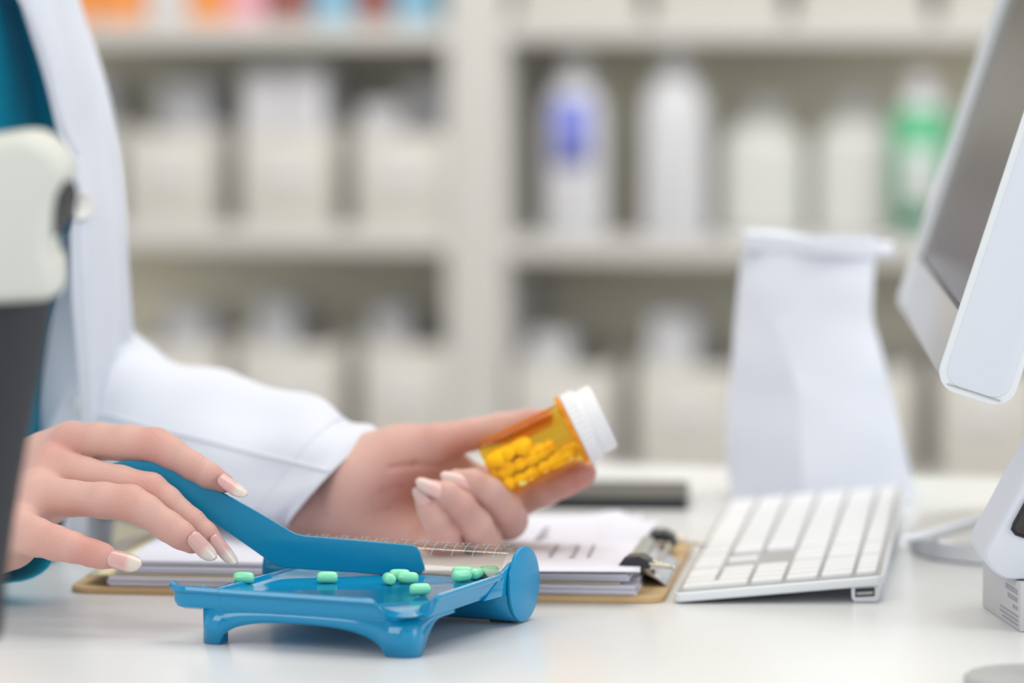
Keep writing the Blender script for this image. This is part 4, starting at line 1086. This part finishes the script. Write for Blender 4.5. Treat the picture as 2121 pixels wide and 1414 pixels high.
# ---- scrubs
s4 = SDF((-.8, 2.1, .40), (-.1, 2.75, 1.24), .008); D4 = s4.D
s4.ell(D4, W3(.004, -.006, .99), A3, (.122, .164, .18), .05); s4.ell(D4, W3(.004, -.01, .80), A3, (.138, .168, .24), .05); s4.ell(D4, W3(-.01, 0, .60), A3, (.138, .178, .15), .05)
s4.cone(D4, W3(-.01, -.14, 1.12), W3(-.01, .14, 1.12), .055, .055, .03)
v4, f4 = s4.mesh(D4); v4 = relax(v4, f4, 3)
a_ = np.arctan2(v4[:, 1]-TC.y, v4[:, 0]-TC.x); fold = .0035*np.sin(a_*17+np.sin(v4[:, 2]*14)*1.5+v4[:, 2]*6)+.0016*np.sin(a_*31-v4[:, 2]*22)
rd = np.stack([v4[:, 0]-TC.x, v4[:, 1]-TC.y, 0*v4[:, 2]], 1); rd /= np.maximum(np.linalg.norm(rd, axis=1), .01)[:, None]
v4 = v4+rd*fold[:, None]
npobj('scrub_top', v4, f4, M['teal'], person)
# teal undersleeve at the near wrist
US = [(P(-330, 1070, 2.17), V((0, 0, .036)), V((-.015, -.033, 0))), (P(-160, 1085, 2.12), V((-.005, 0, .034)), V((-.012, -.032, 0))), (P(-22, 1120, 2.085), pv(-22, 1120, 2.085, -68, -82), V((-.028, -.016, -.004)))]
mb = MB(); mb.loft(cloth_rings(US, 32, 6, .001)); mb.go('undersleeve', M['teal'], person, solid=.001, soff=0)
# trousers and shoes
s5 = SDF((-.8, 1.95, .0), (.25, 2.75, .75), .012); D5 = s5.D
for q in (-1, 1):
    s5.cone(D5, W3(-.01, q*.088, .56), W3(.38, q*.10, .55), .10, .075, .03); s5.cone(D5, W3(.38, q*.10, .54), W3(.36, q*.10, .10), .075, .062, .02)
v5, f5 = s5.mesh(D5); npobj('trousers', relax(v5, f5, 2), f5, M['trouser'], person)
for q in (-1, 1):
    cs = V(W3(.42, q*.105, 0)); s6 = SDF(tuple(cs-V((.2, .2, 0))), tuple(cs+V((.2, .2, .14))), .006)
    s6.ell(s6.D, W3(.42, q*.105, .045), A3, (.145, .052, .045), .01); s6.ell(s6.D, W3(.34, q*.1, .07), A3, (.06, .045, .06), .02)
    vs_, fs_ = s6.mesh(s6.D); npobj('shoe', relax(vs_, fs_, 1), fs_, M['shoe'], person)
# stool that carries the seated person (outside the frame)
st = thing('stool', (TC.x, TC.y, 0), 'round grey swivel stool under the seated person', 'stool')
sc0 = V((TC.x-fd.x*.02, TC.y-fd.y*.02, 0))
mb = MB(); mb.lathe(sc0, Z, [(.16, .385), (.18, .39), (.185, .43), (.17, .452), (.01, .456)], 40); mb.go('seat', M['greyp'], st)
mb = MB(); mb.tube([sc0+Z*.06, sc0+Z*.39], .025, 16); mb.go('column', M['alu'], st)
for k in range(5):
    d_ = V((math.cos(k*1.2566+.3), math.sin(k*1.2566+.3), 0)); mb = MB(); mb.tube([sc0+Z*.07, sc0+d_*.2+Z*.045], [.018, .012], 10); mb.go('foot_arm', M['alu'], st)
    mb = MB(); mb.lathe(sc0+d_*.2-V((d_.y, -d_.x, 0))*.012+Z*.025, V((d_.y, -d_.x, 0)), [(.018, 0), (.025, .002), (.025, .022), (.018, .024)], 18); mb.go('castor', M['black'], st)

# ================================================================ SCANNER (left foreground)
def scanner():
    Y = 1.66
    t = thing('barcode_scanner', (P(-120, 1450, Y).x-.05, Y, .75), 'pale grey barcode scanner on a black ribbed handle in the left foreground', 'scanner')
    # handle: tapered oval, leaning
    c = [(-22, 590, 138), (-45, 800, 125), (-75, 1000, 118), (-100, 1180, 116), (-112, 1290, 120), (-113, 1322, 112), (-113, 1330, 90)]
    c = catmull(c, 5); rg = []
    for i, (x, y, r_) in enumerate(c):
        p = P(x, y, Y); rr = r_*Y/F*(1+(.006 if i % 2 else 0)); rg.append([p+X*(rr*math.cos(a))+Yv*(.8*rr*math.sin(a)) for a in [2*math.pi*k/36 for k in range(36)]])
    mb = MB(); mb.loft(rg, cap0=True, cap1=True); mb.go('handle', M['blackrub'], t)
    out = [(-260, 330), (-100, 292), (0, 276), (70, 268), (112, 285), (146, 330), (148, 362), (128, 400), (116, 470), (112, 520), (126, 548), (128, 590), (112, 612), (60, 620), (-40, 622), (-160, 600), (-260, 560)]
    out = catmull([list(p) for p in out], 3)
    pts = [P(x, y, Y) for x, y in out]; cc = sum(pts, V())/len(pts)
    rg = []
    for dy, k in ((-.032, .80), (-.031, .88), (-.028, .94), (-.022, .98), (-.012, 1), (.012, 1), (.022, .98), (.028, .94), (.031, .88), (.032, .80)):
        rg.append([V((cc.x+(p.x-cc.x)*k, Y+dy, cc.z+(p.z-cc.z)*k)) for p in pts])
    mb = MB(); mb.loft(rg, cap0=True, cap1=True); hd = mb.go('scanner_head', M['greyl'], t)
    # dark curved window on the nose
    c0 = P(108, 432, Y-.010); n_ = V((.93, -.36, -.08)).normalized(); up = (P(146, 372, Y)-P(98, 492, Y)); L = up.length/2; up.normalize(); sd = n_.cross(up).normalized()
    rg = []
    for k_, h in ((1.0, -.010), (1.0, .004), (.9, .0055), (.5, .0065), (.05, .007)):
        rg.append([c0+up*(L*k_*math.cos(a))+sd*(.015*k_*math.sin(a))+n_*(h*.7) for a in [2*math.pi*k/32 for k in range(32)]])
    mb = MB(); mb.loft(rg, cap0=True, cap1=True); mb.go('scan_window', M['black'], t)
    # stand (outside the frame): base and stem
    b = P(-113, 1325, Y)
    mb = MB(); mb.lathe((b.x-.02, Y, .75), Z, [(.055, 0), (.06, .002), (.058, .008), (.02, .014)], 40); mb.go('stand_base', M['blackrub'], t)
    mb = MB(); mb.tube([V((b.x-.02, Y, .76)), V((b.x-.008, Y, .78)), V((b.x, Y, b.z+.01))], .012, 16); mb.go('stand_stem', M['blackrub'], t)
scanner()

# ================================================================ RIGHT FOREGROUND: carton, device, disc
def right_things():
    near = G(2113, 1309); left = G(2052, 1268)
    u = V((left.x-near.x, left.y-near.y, 0)); Lc = .085; u.normalize(); v = V((-u.y, u.x, 0)); v = v if v.x > 0 else -v
    H = .025
    t = thing('medicine_carton', (near.x+.03, near.y+.03, .75), 'small white medicine carton with grey print under the white device', 'box')
    mb = MB(); mb.box(V((near.x, near.y, .7502)), v, u, Z, 0, .06, 0, Lc, 0, H); b = mb.go('carton_body', M['card'], t, bevel=.0004)
    o = V((near.x, near.y, .7502))-v*.0003
    for y0, y1, z0, z1 in ((.006, .032, .0180, .0204), (.006, .027, .0140, .0162), (.006, .016, .0100, .0118), (.004, .044, .0066, .0074), (.004, .044, .0044, .0052), (.004, .038, .0022, .0030)):
        mb = MB(); mb.box(o, v, u, Z, 0, .0004, y0, y1, z0, z1); mb.go('printed_line', M['ink'], t, smooth=False)
    mb = MB(); mb.box(V((near.x, near.y, .7502))-u*.0003, v, u, Z, .003, .05, 0, .0004, .004, .021); mb.go('printed_panel', M['black'], t, smooth=False)
    # white device leaning above
    Y = near.y+.012
    out = [(2230, 860), (2160, 925), (2121, 985), (2082, 1058), (2048, 1118), (2038, 1142), (2042, 1163), (2056, 1182), (2080, 1198), (2121, 1212), (2180, 1216), (2300, 1216), (2330, 1100), (2320, 900)]
    dz = P(2100, 1205, Y).z-(.7502+H)
    t = thing('card_terminal', P(2200, 1200, Y), 'white plastic device with a dark slanted window at the right edge', 'device')
    out = catmull([list(p) for p in out], 3); pts = [P(x, y, Y) for x, y in out]; cc = sum(pts, V())/len(pts)
    for p in pts: p.z = max(p.z, .7504+H)
    rg = []
    for dy, k in ((0, .90), (.0008, .95), (.003, .985), (.007, 1), (.062, 1), (.067, .98), (.07, .95)):
        rg.append([V((cc.x+(p.x-cc.x)*k, Y-.006+dy, max(cc.z+(p.z-cc.z)*k, .7504+H))) for p in pts])
    mb = MB(); mb.loft(rg, cap0=True, cap1=True); mb.go('housing', M['device'], t)
    w_ = [(2096, 1096), (2100, 1084), (2124, 1040), (2160, 990), (2240, 980), (2240, 1120), (2126, 1113), (2104, 1106)]
    mb = MB(); mb.prism([P(x, y, Y-.0068) for x, y in w_], V((0, .002, 0))); mb.go('window', M['screen'], t, bevel=.0008)
    mb = MB(); pp = [P(x, y, Y-.0072) for x, y in w_[:4]]; mb.tube([p for p in reversed(pp)]+[P(2104, 1106, Y-.0072), P(2126, 1113, Y-.0072)], .0007, 6); mb.go('window_rim', M['black'], t)
    # grey round base bottom right
    c = G(2150, 1432); 
    mb = MB(); c = V((c.x, c.y, .75)); mb.lathe(c, Z, [(.0335, 0), (.0345, .001), (.0345, .0065), (.033, .0078), (.012, .0085)], 48)
    t = thing('round_base', c, 'grey round base at the bottom right corner of the desk', 'stand')
    mb.go('base_disc', M['greyp'], t)
    mb = MB(); mb.tube([c+Z*.008, c+Z*.05+X*.03, c+Z*.10+X*.09], .006, 12); mb.go('stem', M['greyp'], t)
right_things()
